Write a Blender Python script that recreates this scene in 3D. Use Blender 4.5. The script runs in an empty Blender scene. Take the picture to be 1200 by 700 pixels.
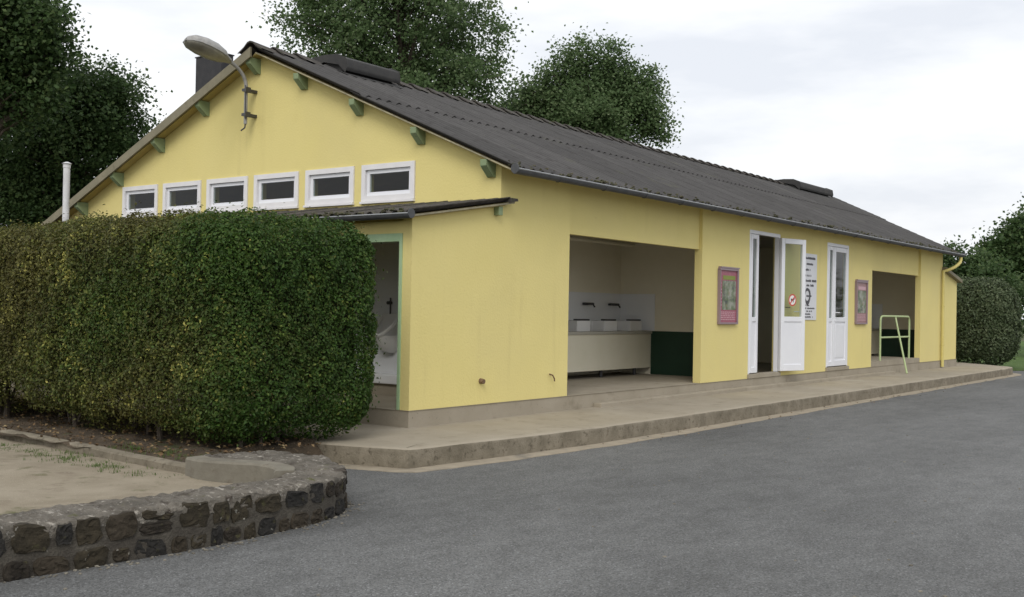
import bpy, bmesh, math, random
import numpy as np
from mathutils import Vector, Matrix
random.seed(7); rng = np.random.default_rng(7)
S = bpy.context.scene
C = S.collection

# ------------------------------------------------------------------ camera, world, sun, exposure
CAM = Vector((-9.2402, -7.1235, 1.0081)); FPX = 1262.33
yaw, pitch, roll = .6448, .0102, .0181
fwd = Vector((math.cos(yaw)*math.cos(pitch), math.sin(yaw)*math.cos(pitch), math.sin(pitch)))
r0 = Vector((math.sin(yaw), -math.cos(yaw), 0)); u0 = r0.cross(fwd)
rgt = math.cos(roll)*r0 + math.sin(roll)*u0; upv = -math.sin(roll)*r0 + math.cos(roll)*u0
cd = bpy.data.cameras.new('camera'); cam = bpy.data.objects.new('camera', cd); C.objects.link(cam)
M = Matrix((rgt, upv, -fwd)).transposed().to_4x4(); M.translation = CAM; cam.matrix_world = M
cd.sensor_width = 36; cd.lens = FPX/1200*36; cd.clip_start = .05; cd.clip_end = 1500
S.camera = cam

SUN_EL, SUN_AZ = math.radians(42), math.atan2(-.52, -.85)     # direction the light comes from (x, y)
w = bpy.data.worlds.new('World'); S.world = w; w.use_nodes = True
nt = w.node_tree; nt.nodes.clear()
def wn(t): return nt.nodes.new(t)
out = wn('ShaderNodeOutputWorld'); sky = wn('ShaderNodeTexSky'); sky.sky_type = 'NISHITA'; sky.sun_disc = False
sky.sun_elevation = SUN_EL; sky.sun_rotation = math.pi/2 - SUN_AZ; sky.air_density = 1.5; sky.dust_density = 3
b1 = wn('ShaderNodeBackground'); b1.inputs[1].default_value = .1; nt.links.new(sky.outputs[0], b1.inputs[0])
tc = wn('ShaderNodeTexCoord'); mp = wn('ShaderNodeMapping'); mp.inputs['Scale'].default_value = (2.2, 2.2, 9); mp.inputs['Location'].default_value = (.7, 2.4, 1.15)
no = wn('ShaderNodeTexNoise'); no.inputs['Scale'].default_value = 1.0; no.inputs['Detail'].default_value = 6; no.inputs['Roughness'].default_value = .55
rp = wn('ShaderNodeValToRGB'); rp.color_ramp.elements[0].position = .36; rp.color_ramp.elements[1].position = .60
rp.color_ramp.elements[0].color = (.72, .745, .80, 1); rp.color_ramp.elements[1].color = (1, 1, 1, 1)
b2 = wn('ShaderNodeBackground'); b2.inputs[1].default_value = 1.13
mx = wn('ShaderNodeMixShader'); mx.inputs[0].default_value = .9
L = nt.links.new
L(tc.outputs['Generated'], mp.inputs[0]); L(mp.outputs[0], no.inputs['Vector']); L(no.outputs[0], rp.inputs[0]); L(rp.outputs[0], b2.inputs[0])
L(b1.outputs[0], mx.inputs[1]); L(b2.outputs[0], mx.inputs[2]); L(mx.outputs[0], out.inputs[0])
sd = bpy.data.lights.new('sun', 'SUN'); sd.energy = 1.35; sd.angle = math.radians(28); sd.color = (1, .965, .91)
so = bpy.data.objects.new('sun', sd); C.objects.link(so)
sdir = Vector((math.cos(SUN_AZ)*math.cos(SUN_EL), math.sin(SUN_AZ)*math.cos(SUN_EL), math.sin(SUN_EL)))
so.rotation_euler = sdir.to_track_quat('Z', 'Y').to_euler(); so.location = (0, 0, 30)
S.view_settings.view_transform = 'Standard'; S.view_settings.look = 'None'; S.view_settings.exposure = .13; S.view_settings.gamma = 1
S.render.engine = 'CYCLES'; S.render.resolution_x = 1024; S.render.resolution_y = 597

# ------------------------------------------------------------------ materials
MATS = {}
def mat(name, col, rough=.85, col2=None, scale=3., lo=.35, hi=.65, bump=.0, bscale=80., bdist=.01, spots=None, spec=.3, metal=0., streak=False, detail=8., streaks=None, per_object=0):
    """noise blend of two colours, optional list of spots (colour, scale, threshold low, high), noise bump; world position coordinates"""
    m = bpy.data.materials.new(name); m.use_nodes = True; t = m.node_tree; n = t.nodes; l = t.links.new
    p = n['Principled BSDF']; p.inputs['Roughness'].default_value = rough; p.inputs['Specular IOR Level'].default_value = spec; p.inputs['Metallic'].default_value = metal
    g = n.new('ShaderNodeNewGeometry')
    def noise(sc, det=detail, r=.6, stretch=False, off=0):
        x = n.new('ShaderNodeTexNoise'); x.inputs['Scale'].default_value = sc; x.inputs['Detail'].default_value = det; x.inputs['Roughness'].default_value = r
        mm = n.new('ShaderNodeMapping'); mm.inputs['Location'].default_value = (off, off*.7, off*.3)
        if stretch: mm.inputs['Scale'].default_value = (1, 1, .12)
        l(g.outputs['Position'], mm.inputs[0]); l(mm.outputs[0], x.inputs['Vector']); return x.outputs[0]
    def ramp(src, a, b):
        r = n.new('ShaderNodeMapRange'); r.inputs[1].default_value = a; r.inputs[2].default_value = b; l(src, r.inputs[0]); return r.outputs[0]
    def mix(f, a, b):
        q = n.new('ShaderNodeMix'); q.data_type = 'RGBA'; l(f, q.inputs[0])
        for s, i in ((a, 6), (b, 7)):
            if isinstance(s, tuple): q.inputs[i].default_value = (*s, 1)
            else: l(s, q.inputs[i])
        return q.outputs[2]
    c = None
    if col2: c = mix(ramp(noise(scale, stretch=streak), lo, hi), tuple(col), tuple(col2))
    for k, (sc_col, ss, a, b) in enumerate(spots or []):
        c = mix(ramp(noise(ss, off=13.7*(k+1)), a, b), c if c is not None else tuple(col), tuple(sc_col))
    if streaks:                                               # faint vertical rain runs and blotches
        x = n.new('ShaderNodeTexNoise'); x.inputs['Scale'].default_value = 5; x.inputs['Detail'].default_value = 6; mm = n.new('ShaderNodeMapping'); mm.inputs['Scale'].default_value = (1.6, 1.6, .10)
        l(g.outputs['Position'], mm.inputs[0]); l(mm.outputs[0], x.inputs['Vector'])
        mu = n.new('ShaderNodeMath'); mu.operation = 'MULTIPLY'; l(ramp(x.outputs[0], .55, .9), mu.inputs[0]); l(ramp(noise(.8, off=50), .45, .7), mu.inputs[1]); c = mix(mu.outputs[0], c, tuple(streaks))
    if c is None: p.inputs['Base Color'].default_value = (*col, 1)
    else: l(c, p.inputs['Base Color'])
    if bump:
        bb = n.new('ShaderNodeBump'); bb.inputs['Strength'].default_value = bump; bb.inputs['Distance'].default_value = bdist
        l(noise(bscale, 5), bb.inputs['Height']); l(bb.outputs[0], p.inputs['Normal'])
    if per_object and c is not None:
        oi = n.new('ShaderNodeObjectInfo'); mr = n.new('ShaderNodeMapRange'); mr.inputs[3].default_value = 1-per_object; mr.inputs[4].default_value = 1+per_object; l(oi.outputs['Random'], mr.inputs[0])
        vs = n.new('ShaderNodeVectorMath'); vs.operation = 'SCALE'; l(c, vs.inputs[0]); l(mr.outputs[0], vs.inputs['Scale']); l(vs.outputs[0], p.inputs['Base Color'])
    MATS[name] = m; return m

YEL = mat('yellow_render', (.695, .598, .24), .9, (.73, .63, .265), .9, .3, .7, .45, 38, .008, [((.65, .55, .215), 1.7, .6, .88), ((.66, .57, .25), .45, .5, .75), ((.60, .50, .22), 9, .66, .85)], streaks=(.56, .47, .20))
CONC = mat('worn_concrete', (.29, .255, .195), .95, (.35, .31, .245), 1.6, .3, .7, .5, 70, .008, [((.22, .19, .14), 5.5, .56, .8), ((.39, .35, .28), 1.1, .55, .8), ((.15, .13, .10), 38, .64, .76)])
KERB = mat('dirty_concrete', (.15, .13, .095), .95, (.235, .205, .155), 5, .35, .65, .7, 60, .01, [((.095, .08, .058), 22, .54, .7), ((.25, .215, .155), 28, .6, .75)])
STRIP = mat('pale_concrete', (.36, .31, .235), .95, (.26, .225, .17), 7, .3, .7, .5, 90, .006, [((.15, .14, .12), 3, .58, .75)])
ROOFM = mat('fibre_cement_sheet', (.055, .053, .052), .92, (.077, .074, .072), 3, .3, .7, .5, 55, .008, [((.045, .042, .040), 7, .56, .72), ((.12, .11, .10), 22, .66, .76), ((.085, .085, .06), 2.2, .6, .8)], per_object=.12)
ROOFD = mat('mossy_sheet', (.055, .05, .045), .95, (.10, .09, .08), 14, .4, .65, .8, 60, .015, [((.05, .06, .02), 9, .58, .7), ((.16, .14, .12), 30, .66, .74)])
MOSS = mat('moss', (.045, .05, .022), 1., (.10, .09, .06), 30, .4, .6, .8, 150, .01)
VENTM = mat('black_vent', (.035, .035, .036), .8, (.055, .053, .05), 8, .3, .7, .3, 40, .004)
BOARD = mat('verge_board', (.19, .175, .12), .85, (.25, .225, .16), 5, .3, .7, .3, 40, .004, [((.14, .12, .08), 11, .6, .75)])
GREEN = mat('green_paint', (.215, .28, .15), .6, (.26, .325, .19), 6, .3, .7, .15, 60, .003, [((.12, .2, .07), 20, .62, .75)])
PALEG = mat('pale_green_paint', (.33, .47, .27), .55, (.38, .52, .32), 8, .3, .7)
RAILG = mat('rail_paint', (.40, .50, .24), .5, (.45, .54, .29), 8, .3, .7)
ZINC = mat('zinc', (.06, .062, .066), .6, (.10, .103, .107), 9, .3, .7, .1, 30, .003, spec=.5, metal=.35)
WHITE = mat('white_pvc', (.72, .73, .77), .35, (.78, .79, .82), 2, .3, .7, spec=.5)
WOODW = mat('white_frame', (.68, .67, .68), .5, (.75, .74, .74), 6, .3, .7, spec=.4)
PIPEW = mat('white_pipe', (.50, .50, .51), .5, (.70, .70, .72), 7, .3, .7)
BEIGE = mat('beige_wall', (.76, .71, .56), .85, (.80, .75, .61), 3, .3, .7, .15, 50, .003)
BEIGEP = mat('counter_front', (.74, .70, .55), .6, (.78, .74, .60), 3, .3, .7)
DGREEN = mat('dark_green_paint', (.018, .045, .028), .45, (.022, .055, .034), 3, .3, .7)
TILE = mat('glazed_tile', (.76, .78, .80), .25, (.80, .81, .83), 2, .3, .7, spec=.5)
PORC = mat('porcelain', (.78, .78, .77), .2, spec=.5)
CEIL = mat('ceiling_board', (.48, .45, .40), .9, (.54, .51, .45), 3)
METAL = mat('dark_metal', (.08, .08, .085), .45, spec=.5, metal=.6)
RUSTY = mat('rusty_steel', (.13, .075, .04), .8, (.20, .14, .09), 60, .4, .6)
LAMPG = mat('lamp_grey', (.25, .25, .245), .55, (.34, .335, .32), 20, .35, .65, spec=.4, spots=[((.2, .18, .14), 30, .6, .7)])
SLATE = mat('chimney_slate', (.028, .028, .032), .7, (.045, .044, .046), 9, .3, .7, .3, 40, .006)
MORT = mat('wall_mortar', (.058, .051, .042), 1., (.10, .09, .073), 9, .35, .65, .9, 70, .015, [((.06, .052, .042), 16, .55, .68), ((.27, .25, .21), 30, .66, .74)])
COPE = mat('wall_coping', (.10, .09, .074), 1., (.18, .162, .135), 5, .35, .62, 1., 45, .03, [((.40, .37, .32), 17, .58, .68), ((.075, .062, .05), 11, .55, .66), ((.10, .10, .04), 7, .62, .74), ((.33, .31, .28), 48, .6, .7), ((.06, .052, .045), 60, .6, .7)])
def stone_mats():
    o = []
    for i, (a, b) in enumerate((((.017, .014, .011), (.038, .031, .023)), ((.024, .020, .013), (.048, .039, .025)), ((.014, .013, .012), (.032, .030, .027)), ((.03, .024, .016), (.056, .045, .032)))):
        o.append(mat('field_stone_%d' % i, a, .95, b, 14, .35, .65, .9, 60, .012, [((.24, .23, .20), 19, .67, .70), ((.07, .065, .03), 13, .6, .7)]))
    return o
STONES = stone_mats()
BARK = mat('bark', (.065, .052, .04), .95, (.11, .092, .072), 12, .35, .65, .8, 40, .02, streak=True)
SOIL = mat('bed_soil', (.065, .05, .034), 1., (.12, .09, .06), 5, .35, .65, 1., 50, .03, [((.17, .125, .08), 26, .6, .68), ((.05, .075, .02), 3, .57, .7)])
SAND = mat('sandy_gravel', (.235, .20, .145), 1., (.30, .26, .195), 3, .35, .65, .8, 140, .008, [((.20, .165, .12), 5, .56, .72), ((.10, .10, .045), 4.2, .58, .72), ((.42, .38, .31), 60, .62, .72), ((.17, .14, .10), 45, .64, .72)])
LAWN = mat('lawn_grass', (.055, .10, .022), 1., (.085, .135, .035), 2, .35, .65, .9, 40, .03)
FIELD = mat('field_ground', (.06, .075, .03), 1., (.10, .10, .05), .3, .35, .65, .8, 10, .05)

def asphalt():
    m = bpy.data.materials.new('asphalt_chippings'); m.use_nodes = True; t = m.node_tree; n = t.nodes; l = t.links.new
    p = n['Principled BSDF']; p.inputs['Roughness'].default_value = .8; p.inputs['Specular IOR Level'].default_value = .35
    g = n.new('ShaderNodeNewGeometry')
    v = n.new('ShaderNodeTexVoronoi'); v.inputs['Scale'].default_value = 120; l(g.outputs['Position'], v.inputs['Vector'])
    sep = n.new('ShaderNodeSeparateColor'); l(v.outputs['Color'], sep.inputs[0])
    r = n.new('ShaderNodeValToRGB'); l(sep.outputs[0], r.inputs[0])
    e = r.color_ramp.elements; e[0].position = 0; e[0].color = (.070, .071, .070, 1); e[1].position = 1; e[1].color = (.25, .255, .258, 1)
    for pos, c in ((.35, (.110, .1115, .1095, 1)), (.8, (.150, .152, .149, 1)), (.95, (.165, .17, .172, 1))):
        k = e.new(pos); k.color = c
    def noise(sc, d, off):
        x = n.new('ShaderNodeTexNoise'); x.inputs['Scale'].default_value = sc; x.inputs['Detail'].default_value = d
        mm = n.new('ShaderNodeMapping'); mm.inputs['Location'].default_value = (off, off, 0); mm.inputs['Rotation'].default_value = (0, 0, .25); mm.inputs['Scale'].default_value = (.45, 1, 1)
        l(g.outputs['Position'], mm.inputs[0]); l(mm.outputs[0], x.inputs['Vector']); return x.outputs[0]
    def mapr(s, a, b, c, d):
        q = n.new('ShaderNodeMapRange'); q.inputs[1].default_value = a; q.inputs[2].default_value = b; q.inputs[3].default_value = c; q.inputs[4].default_value = d; l(s, q.inputs[0]); return q.outputs[0]
    f1 = mapr(noise(.55, 5, 4.),   .36, .64, .82, 1.12); f2 = mapr(noise(7, 6, 9.), .3, .7, .86, 1.12)
    mu = n.new('ShaderNodeMath'); mu.operation = 'MULTIPLY'; l(f1, mu.inputs[0]); l(f2, mu.inputs[1])
    vm = n.new('ShaderNodeVectorMath'); vm.operation = 'SCALE'; l(r.outputs[0], vm.inputs[0]); l(mu.outputs[0], vm.inputs['Scale'])
    l(vm.outputs[0], p.inputs['Base Color'])
    bb = n.new('ShaderNodeBump'); bb.inputs['Strength'].default_value = .9; bb.inputs['Distance'].default_value = .006; l(v.outputs['Distance'], bb.inputs['Height']); bb.invert = True; l(bb.outputs[0], p.inputs['Normal'])
    return m
ASPH = asphalt()

def glass(name, tint=(.9, .95, .93), refl=1.0):
    m = bpy.data.materials.new(name); m.use_nodes = True; t = m.node_tree; n = t.nodes; l = t.links.new; n.remove(n['Principled BSDF'])
    tr = n.new('ShaderNodeBsdfTransparent'); tr.inputs[0].default_value = (*tint, 1)
    gl = n.new('ShaderNodeBsdfGlossy'); gl.inputs['Roughness'].default_value = .03
    fr = n.new('ShaderNodeFresnel'); fr.inputs[0].default_value = 1.5
    mm = n.new('ShaderNodeMath'); mm.operation = 'MULTIPLY'; mm.inputs[1].default_value = refl; l(fr.outputs[0], mm.inputs[0])
    gg = n.new('ShaderNodeNewGeometry'); iv = n.new('ShaderNodeMath'); iv.operation = 'SUBTRACT'; iv.inputs[0].default_value = 1; l(gg.outputs['Backfacing'], iv.inputs[1])   # the far face of a pane adds no second reflection
    m2 = n.new('ShaderNodeMath'); m2.operation = 'MULTIPLY'; l(mm.outputs[0], m2.inputs[0]); l(iv.outputs[0], m2.inputs[1]); mm = m2
    x = n.new('ShaderNodeMixShader'); l(mm.outputs[0], x.inputs[0]); l(tr.outputs[0], x.inputs[1]); l(gl.outputs[0], x.inputs[2]); l(x.outputs[0], n['Material Output'].inputs[0])
    return m
GLASS = glass('window_glass', (.82, .86, .84), .9)

def leafmat(name, cols, cols2=None, trans=.35, rough=.5):
    """leaf colour picked per leaf from the 'tint' attribute; 'kind' attribute blends to a second palette"""
    m = bpy.data.materials.new(name); m.use_nodes = True; t = m.node_tree; n = t.nodes; l = t.links.new
    p = n['Principled BSDF']; p.inputs['Roughness'].default_value = rough; p.inputs['Specular IOR Level'].default_value = .2
    a = n.new('ShaderNodeAttribute'); a.attribute_name = 'tint'
    def rampof(cs):
        r = n.new('ShaderNodeValToRGB'); e = r.color_ramp.elements
        e[0].position = cs[0][0]; e[0].color = (*cs[0][1], 1); e[1].position = cs[-1][0]; e[1].color = (*cs[-1][1], 1)
        for pos, c in cs[1:-1]: k = e.new(pos); k.color = (*c, 1)
        l(a.outputs['Fac'], r.inputs[0]); return r.outputs[0]
    c = rampof(cols)
    if cols2:
        b = n.new('ShaderNodeAttribute'); b.attribute_name = 'kind'; q = n.new('ShaderNodeMix'); q.data_type = 'RGBA'
        l(b.outputs['Fac'], q.inputs[0]); l(c, q.inputs[6]); l(rampof(cols2), q.inputs[7]); c = q.outputs[2]
    l(c, p.inputs['Base Color'])
    tr = n.new('ShaderNodeBsdfTranslucent'); l(c, tr.inputs[0])
    x = n.new('ShaderNodeMixShader'); x.inputs[0].default_value = trans; l(p.outputs[0], x.inputs[1]); l(tr.outputs[0], x.inputs[2]); l(x.outputs[0], n['Material Output'].inputs[0])
    return m
HEDGE_L = leafmat('hedge_leaf', [(0, (.026, .058, .011)), (.5, (.045, .096, .018)), (.87, (.08, .145, .027)), (1, (.22, .25, .05))],
                  [(0, (.062, .056, .02)), (.4, (.105, .098, .03)), (.72, (.15, .145, .042)), (.86, (.29, .28, .07)), (1, (.55, .50, .15))], .3)
LAUREL_L = leafmat('laurel_leaf', [(0, (.05, .075, .034)), (.6, (.09, .12, .058)), (1, (.18, .21, .12))], trans=.25, rough=.4)
POPLAR_L = leafmat('poplar_leaf', [(0, (.062, .105, .040)), (.55, (.112, .176, .070)), (.9, (.19, .25, .12)), (1, (.35, .40, .26))], trans=.5)
DARK_L = leafmat('dark_tree_leaf', [(0, (.034, .066, .022)), (.6, (.068, .115, .040)), (1, (.14, .19, .07))], trans=.45)
GRASS_L = leafmat('grass_blade', [(0, (.05, .09, .018)), (1, (.12, .19, .045))])
LITTER_L = leafmat('dead_leaf', [(0, (.10, .06, .03)), (.6, (.19, .125, .065)), (1, (.30, .23, .12))], trans=.1, rough=.8)

# ------------------------------------------------------------------ object helpers
WL = {}                                                        # world location of every object
def thing(name, label, cat, loc, group=None):
    o = bpy.data.objects.new(name, None); C.objects.link(o); o.location = loc; WL[o] = Vector(loc); o.empty_display_size = .2
    o['label'] = label; o['category'] = cat
    if group: o['group'] = group
    return o
def tag(o, label, cat, group=None):
    o['label'] = label; o['category'] = cat
    if group: o['group'] = group
    return o
def link(name, me, parent, loc):
    o = bpy.data.objects.new(name, me); C.objects.link(o); loc = Vector(loc); WL[o] = loc
    if parent is not None: o.parent = parent; o.location = loc - WL[parent]
    else: o.location = loc
    return o
def obj(name, bm, m, parent=None, smooth=False, bevel=0, kind=None):
    """one mesh object; geometry is given in world coordinates, its origin goes to the bottom centre"""
    if bevel:
        bmesh.ops.remove_doubles(bm, verts=bm.verts, dist=1e-5)
        bmesh.ops.bevel(bm, geom=[e for e in bm.edges if len(e.link_faces) == 2 and e.calc_face_angle(0) > .5], offset=bevel, segments=2, affect='EDGES', profile=.6)
    bmesh.ops.recalc_face_normals(bm, faces=bm.faces)
    xs = [v.co for v in bm.verts]
    lo = Vector((min(v.x for v in xs), min(v.y for v in xs), min(v.z for v in xs))); hi = Vector((max(v.x for v in xs), max(v.y for v in xs), max(v.z for v in xs)))
    c = Vector(((lo.x+hi.x)/2, (lo.y+hi.y)/2, lo.z)); bmesh.ops.translate(bm, verts=bm.verts, vec=-c)
    me = bpy.data.meshes.new(name); bm.to_mesh(me); bm.free()
    for mm in (m if isinstance(m, (list, tuple)) else [m]): me.materials.append(mm)
    if smooth:
        for p in me.polygons: p.use_smooth = True
        try: me.set_sharp_from_angle(angle=.7)
        except Exception: pass
    o = link(name, me, parent, c)
    if kind: o['kind'] = kind
    return o
def B(*boxes, bm=None):
    bm = bm or bmesh.new()
    for (x0, x1, y0, y1, z0, z1) in boxes:
        v = [bm.verts.new((x, y, z)) for z in (z0, z1) for y in (y0, y1) for x in (x0, x1)]
        for f in ((0, 2, 3, 1), (4, 5, 7, 6), (0, 1, 5, 4), (2, 6, 7, 3), (0, 4, 6, 2), (1, 3, 7, 5)): bm.faces.new([v[i] for i in f])
    return bm
def prism(bm, poly, axis, a, b):
    """polygon of (p, q) pairs extruded along axis 'x' (y,z), 'y' (x,z) or 'z' (x,y)"""
    def P(p, q, t): return {'x': (t, p, q), 'y': (p, t, q), 'z': (p, q, t)}[axis]
    v0 = [bm.verts.new(P(p, q, a)) for p, q in poly]; v1 = [bm.verts.new(P(p, q, b)) for p, q in poly]
    n = len(poly); bm.faces.new(v0); bm.faces.new(v1[::-1])
    for i in range(n): bm.faces.new((v0[i], v0[(i+1) % n], v1[(i+1) % n], v1[i]))
    return bm
def tube(bm, pts, radii, seg=10, caps=True):
    pts = [Vector(p) for p in pts]; n = len(pts)
    if not isinstance(radii, (list, tuple)): radii = [radii]*n
    rings = []; ref = None
    for i, p in enumerate(pts):
        d = (pts[min(i+1, n-1)] - pts[max(i-1, 0)]).normalized()
        if ref is None: ref = Vector((0, 0, 1)) if abs(d.z) < .9 else Vector((1, 0, 0))
        a = d.cross(ref).normalized(); ref = a.cross(d).normalized()
        rings.append([bm.verts.new(p + radii[i]*(math.cos(2*math.pi*k/seg)*a + math.sin(2*math.pi*k/seg)*ref)) for k in range(seg)])
    for i in range(n-1):
        for k in range(seg): bm.faces.new((rings[i][k], rings[i][(k+1) % seg], rings[i+1][(k+1) % seg], rings[i+1][k]))
    if caps:
        bm.faces.new(rings[0][::-1]); bm.faces.new(rings[-1])
    return bm
def arc(p0, p1, p2, n=8):
    p0, p1, p2 = map(Vector, (p0, p1, p2)); return [(1-t)**2*p0 + 2*t*(1-t)*p1 + t*t*p2 for t in [i/n for i in range(n+1)]]
def struct(name, bm, m, **k):
    o = obj(name, bm, m, **k); o['kind'] = 'structure'; return o
def at(u, v, depth): return CAM + depth*(fwd + rgt*((u-600)/FPX) - upv*((v-350)/FPX))
def leaves(name, m, parent, cen, nor, size, kind=None, tint=None, kindv=None, aspect=.6, fold=.18):
    """folded two-triangle leaves: cen (n,3), nor (n,3), size (n,)"""
    n = len(cen); nor = nor/np.linalg.norm(nor, axis=1, keepdims=True)
    r = rng.normal(size=(n, 3)); t = np.cross(nor, r); t /= np.linalg.norm(t, axis=1, keepdims=True)+1e-9; b = np.cross(nor, t)
    s = size[:, None]; f = nor*s*fold
    org = cen.mean(0); org[2] = cen[:, 2].min(); cc = cen-org
    co = np.stack([cc - t*s*.5, cc + b*s*aspect*.5 + f - t*s*.06, cc + t*s*.5, cc - b*s*aspect*.5 + f - t*s*.06], 1).reshape(-1, 3)
    base = np.arange(n)[:, None]*4; idx = np.concatenate([base+0, base+1, base+2, base+0, base+2, base+3], 1).reshape(-1)
    me = bpy.data.meshes.new(name); me.vertices.add(4*n); me.vertices.foreach_set('co', co.ravel().astype(np.float32))
    me.loops.add(6*n); me.loops.foreach_set('vertex_index', idx.astype(np.int32)); me.polygons.add(2*n)
    me.polygons.foreach_set('loop_start', np.arange(0, 6*n, 3, dtype=np.int32))
    if tint is None: tint = rng.random(n)
    for nm, val in (('tint', tint), ('kind', kindv)):
        if val is not None:
            a = me.attributes.new(nm, 'FLOAT', 'POINT'); a.data.foreach_set('value', np.repeat(val, 4).astype(np.float32))
    me.update(calc_edges=True); me.materials.append(m)
    o = link(name, me, parent, org)
    if kind: o['kind'] = kind
    return o

# ------------------------------------------------------------------ ground, road, pavement
ZR, ZP = -.34, -.167                                            # road level, pavement level; building floor is 0
struct('ground', B((-600, 900, -600, 900, -.60, -.37)), FIELD)
road = bmesh.new(); prism(road, [(-40, -60), (60, -60), (60, -1.9), (23.2, -1.9), (21.0, -.9), (20.3, 1.0), (-3.2, 1.0), (-3.2, -.4), (-3.75, -.7), (-4.2, -1.85), (-40, -1.85)], 'z', -.45, ZR)
struct('road', road, ASPH)
def poly_ribbon(name, inner, outer, z0, z1, m):
    bm = bmesh.new(); n = len(inner)
    a = [bm.verts.new((*p, z1)) for p in inner]; b = [bm.verts.new((*p, z1)) for p in outer]; c = [bm.verts.new((*p, z0)) for p in outer]; d = [bm.verts.new((*p, z0)) for p in inner]
    for i in range(n-1):
        bm.faces.new((a[i], a[i+1], b[i+1], b[i])); bm.faces.new((b[i], b[i+1], c[i+1], c[i])); bm.faces.new((d[i], d[i+1], a[i+1], a[i]))
    return struct(name, bm, m)
KL = [(-2.95, 9.4), (-2.90, 2.0), (-2.86, 0.0), (-2.72, -.5), (-2.60, -.92), (-2.575, -1.01), (-2.555, -1.05), (-2.48, -1.062), (-1.2, -1.18), (0, -1.265), (2, -1.275), (4.5, -1.275), (7, -1.265), (10, -1.25), (14, -1.23), (18.7, -1.20), (19.0, -1.13), (19.2, -1.0), (20.4, .4)]
pv = bmesh.new()
def dense(line, step=.12):
    o = []
    for (a, b) in zip(line[:-1], line[1:]):
        n = max(1, int(math.hypot(b[0]-a[0], b[1]-a[1])/step))
        o += [(a[0]+(b[0]-a[0])*i/n, a[1]+(b[1]-a[1])*i/n) for i in range(n)]
    return o + [line[-1]]
kd = dense(KL)
from mathutils import noise as MN
def wob(x, y, s=3., a=.006, k=0): return a*MN.noise(Vector((x*s, y*s, k*5.1)))
def pav_rows(line, inset):
    o = []
    for i, (x, y) in enumerate(line):
        a = line[max(i-1, 0)]; b = line[min(i+1, len(line)-1)]; d = Vector((b[0]-a[0], b[1]-a[1])).normalized(); nrm = Vector((-d.y, d.x)); nrm = -nrm if False else nrm
        o.append((x+nrm.x*inset, y+nrm.y*inset))
    return o
rows = [(0.0, -.42), (0.0, ZP-.035), (.006, ZP-.014), (.022, ZP-.002), (.05, ZP), (.30, ZP), (.62, ZP)]
R_ = []
for k, (ins, z) in enumerate(rows):
    R_.append([pv.verts.new((x+wob(x, y, 4, .010, k), y+wob(x, y, 4, .010, k+7), z+(wob(x, y, 2.5, .006, 3) if k > 0 else 0))) for x, y in pav_rows(kd, ins)])
for a, b in zip(R_[:-1], R_[1:]):
    for i in range(len(kd)-1): pv.faces.new((a[i], a[i+1], b[i+1], b[i]))
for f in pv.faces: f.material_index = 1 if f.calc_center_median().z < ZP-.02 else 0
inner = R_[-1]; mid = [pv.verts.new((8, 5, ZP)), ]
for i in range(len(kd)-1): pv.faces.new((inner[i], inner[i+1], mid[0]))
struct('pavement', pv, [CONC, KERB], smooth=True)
dk = dense(KL, .25)
outl = pav_rows(dk, -.20); outl = [(x+.05*MN.noise(Vector((x*1.7, y*1.7, 2))), y+.05*MN.noise(Vector((x*1.7, y*1.7, 8)))) for x, y in outl]
poly_ribbon('gutter_strip', pav_rows(dk, .05), outl, -.40, ZR+.005, STRIP)
struct('lawn', prism(bmesh.new(), [(20.1, 1.2), (20.9, -.85), (23.2, -1.8), (60, -1.8), (60, 60), (20.1, 60)], 'z', -.45, ZR+.02), LAWN)

# ------------------------------------------------------------------ the building
SR, SL, ZA, YR = .4253, .43, 4.29, 3.95                                   # right slope, left slope, apex of the sheet underside at y=4.2
def zr(y): return ZA - SR*(YR-y) if y <= YR else ZA - SL*(y-YR)
bld = thing('wash_house', 'long yellow rendered wash house with dark corrugated roof beside the road', 'building', (8, 4, ZP))
# gable wall with six window openings
W0, WW, GP, ZT, ZB = 1.2525, .8581, .1285, 2.7083, 2.2671
wins = [(W0+i*(WW+GP), W0+i*(WW+GP)+WW) for i in range(6)]
ys = sorted(set([0, YR, 8.45] + [e for q in wins for e in q] + [y for y in (.6,) ]))
gb = bmesh.new(); T = .2
def is_open(a, b): return any(a >= q[0]-1e-6 and b <= q[1]+1e-6 for q in wins)
for a, b in zip(ys[:-1], ys[1:]):
    top = .03
    prism(gb, [(a, ZT), (b, ZT), (b, zr(b)-top), (a, zr(a)-top)] if min(zr(a), zr(b))-top > ZT+.01 else [(a, ZB), (b, ZB), (b, max(zr(b)-top, ZB+.02)), (a, max(zr(a)-top, ZB+.02))], 'x', 0, T)
    if min(zr(a), zr(b))-top > ZT+.01 and not is_open(a, b): B((0, T, a, b, ZB, ZT), bm=gb)
    B((0, T, a, b, 0, ZB), bm=gb)
obj('gable_wall', gb, YEL, bld)
X1, X2, D1a, D1b, D2a, D2b, X5, X6, XE, XF = 1.3467, 4.7626, 6.3589, 7.55, 9.6556, 10.76, 12.0852, 15.3243, 17.03, 18.27
TH, HO, HD, HT = .12, 1.9211, 2.3225, 2.57
obj('facade_wall', B((T, X1, 0, TH, 0, HT), (X2, D1a, 0, TH, 0, HT), (D1b, D2a, 0, TH, 0, HT), (D2b, X5, 0, TH, 0, HT), (X6, XE, 0, TH, 0, HT),
    (X1, X2, .05, TH, HO, HT), (X5, X6, .05, TH, HO, HT), (D1a, D1b, .0, TH, HD, HT), (D2a, D2b, 0, TH, HD, HT)), YEL, bld)
lw = bmesh.new()
prism(lw, [(-1.414, 0), (0, 0), (0, 2.13), (-1.414, 1.90)], 'y', 0, TH)
obj('lean_to_wall', lw, YEL, bld)
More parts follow.
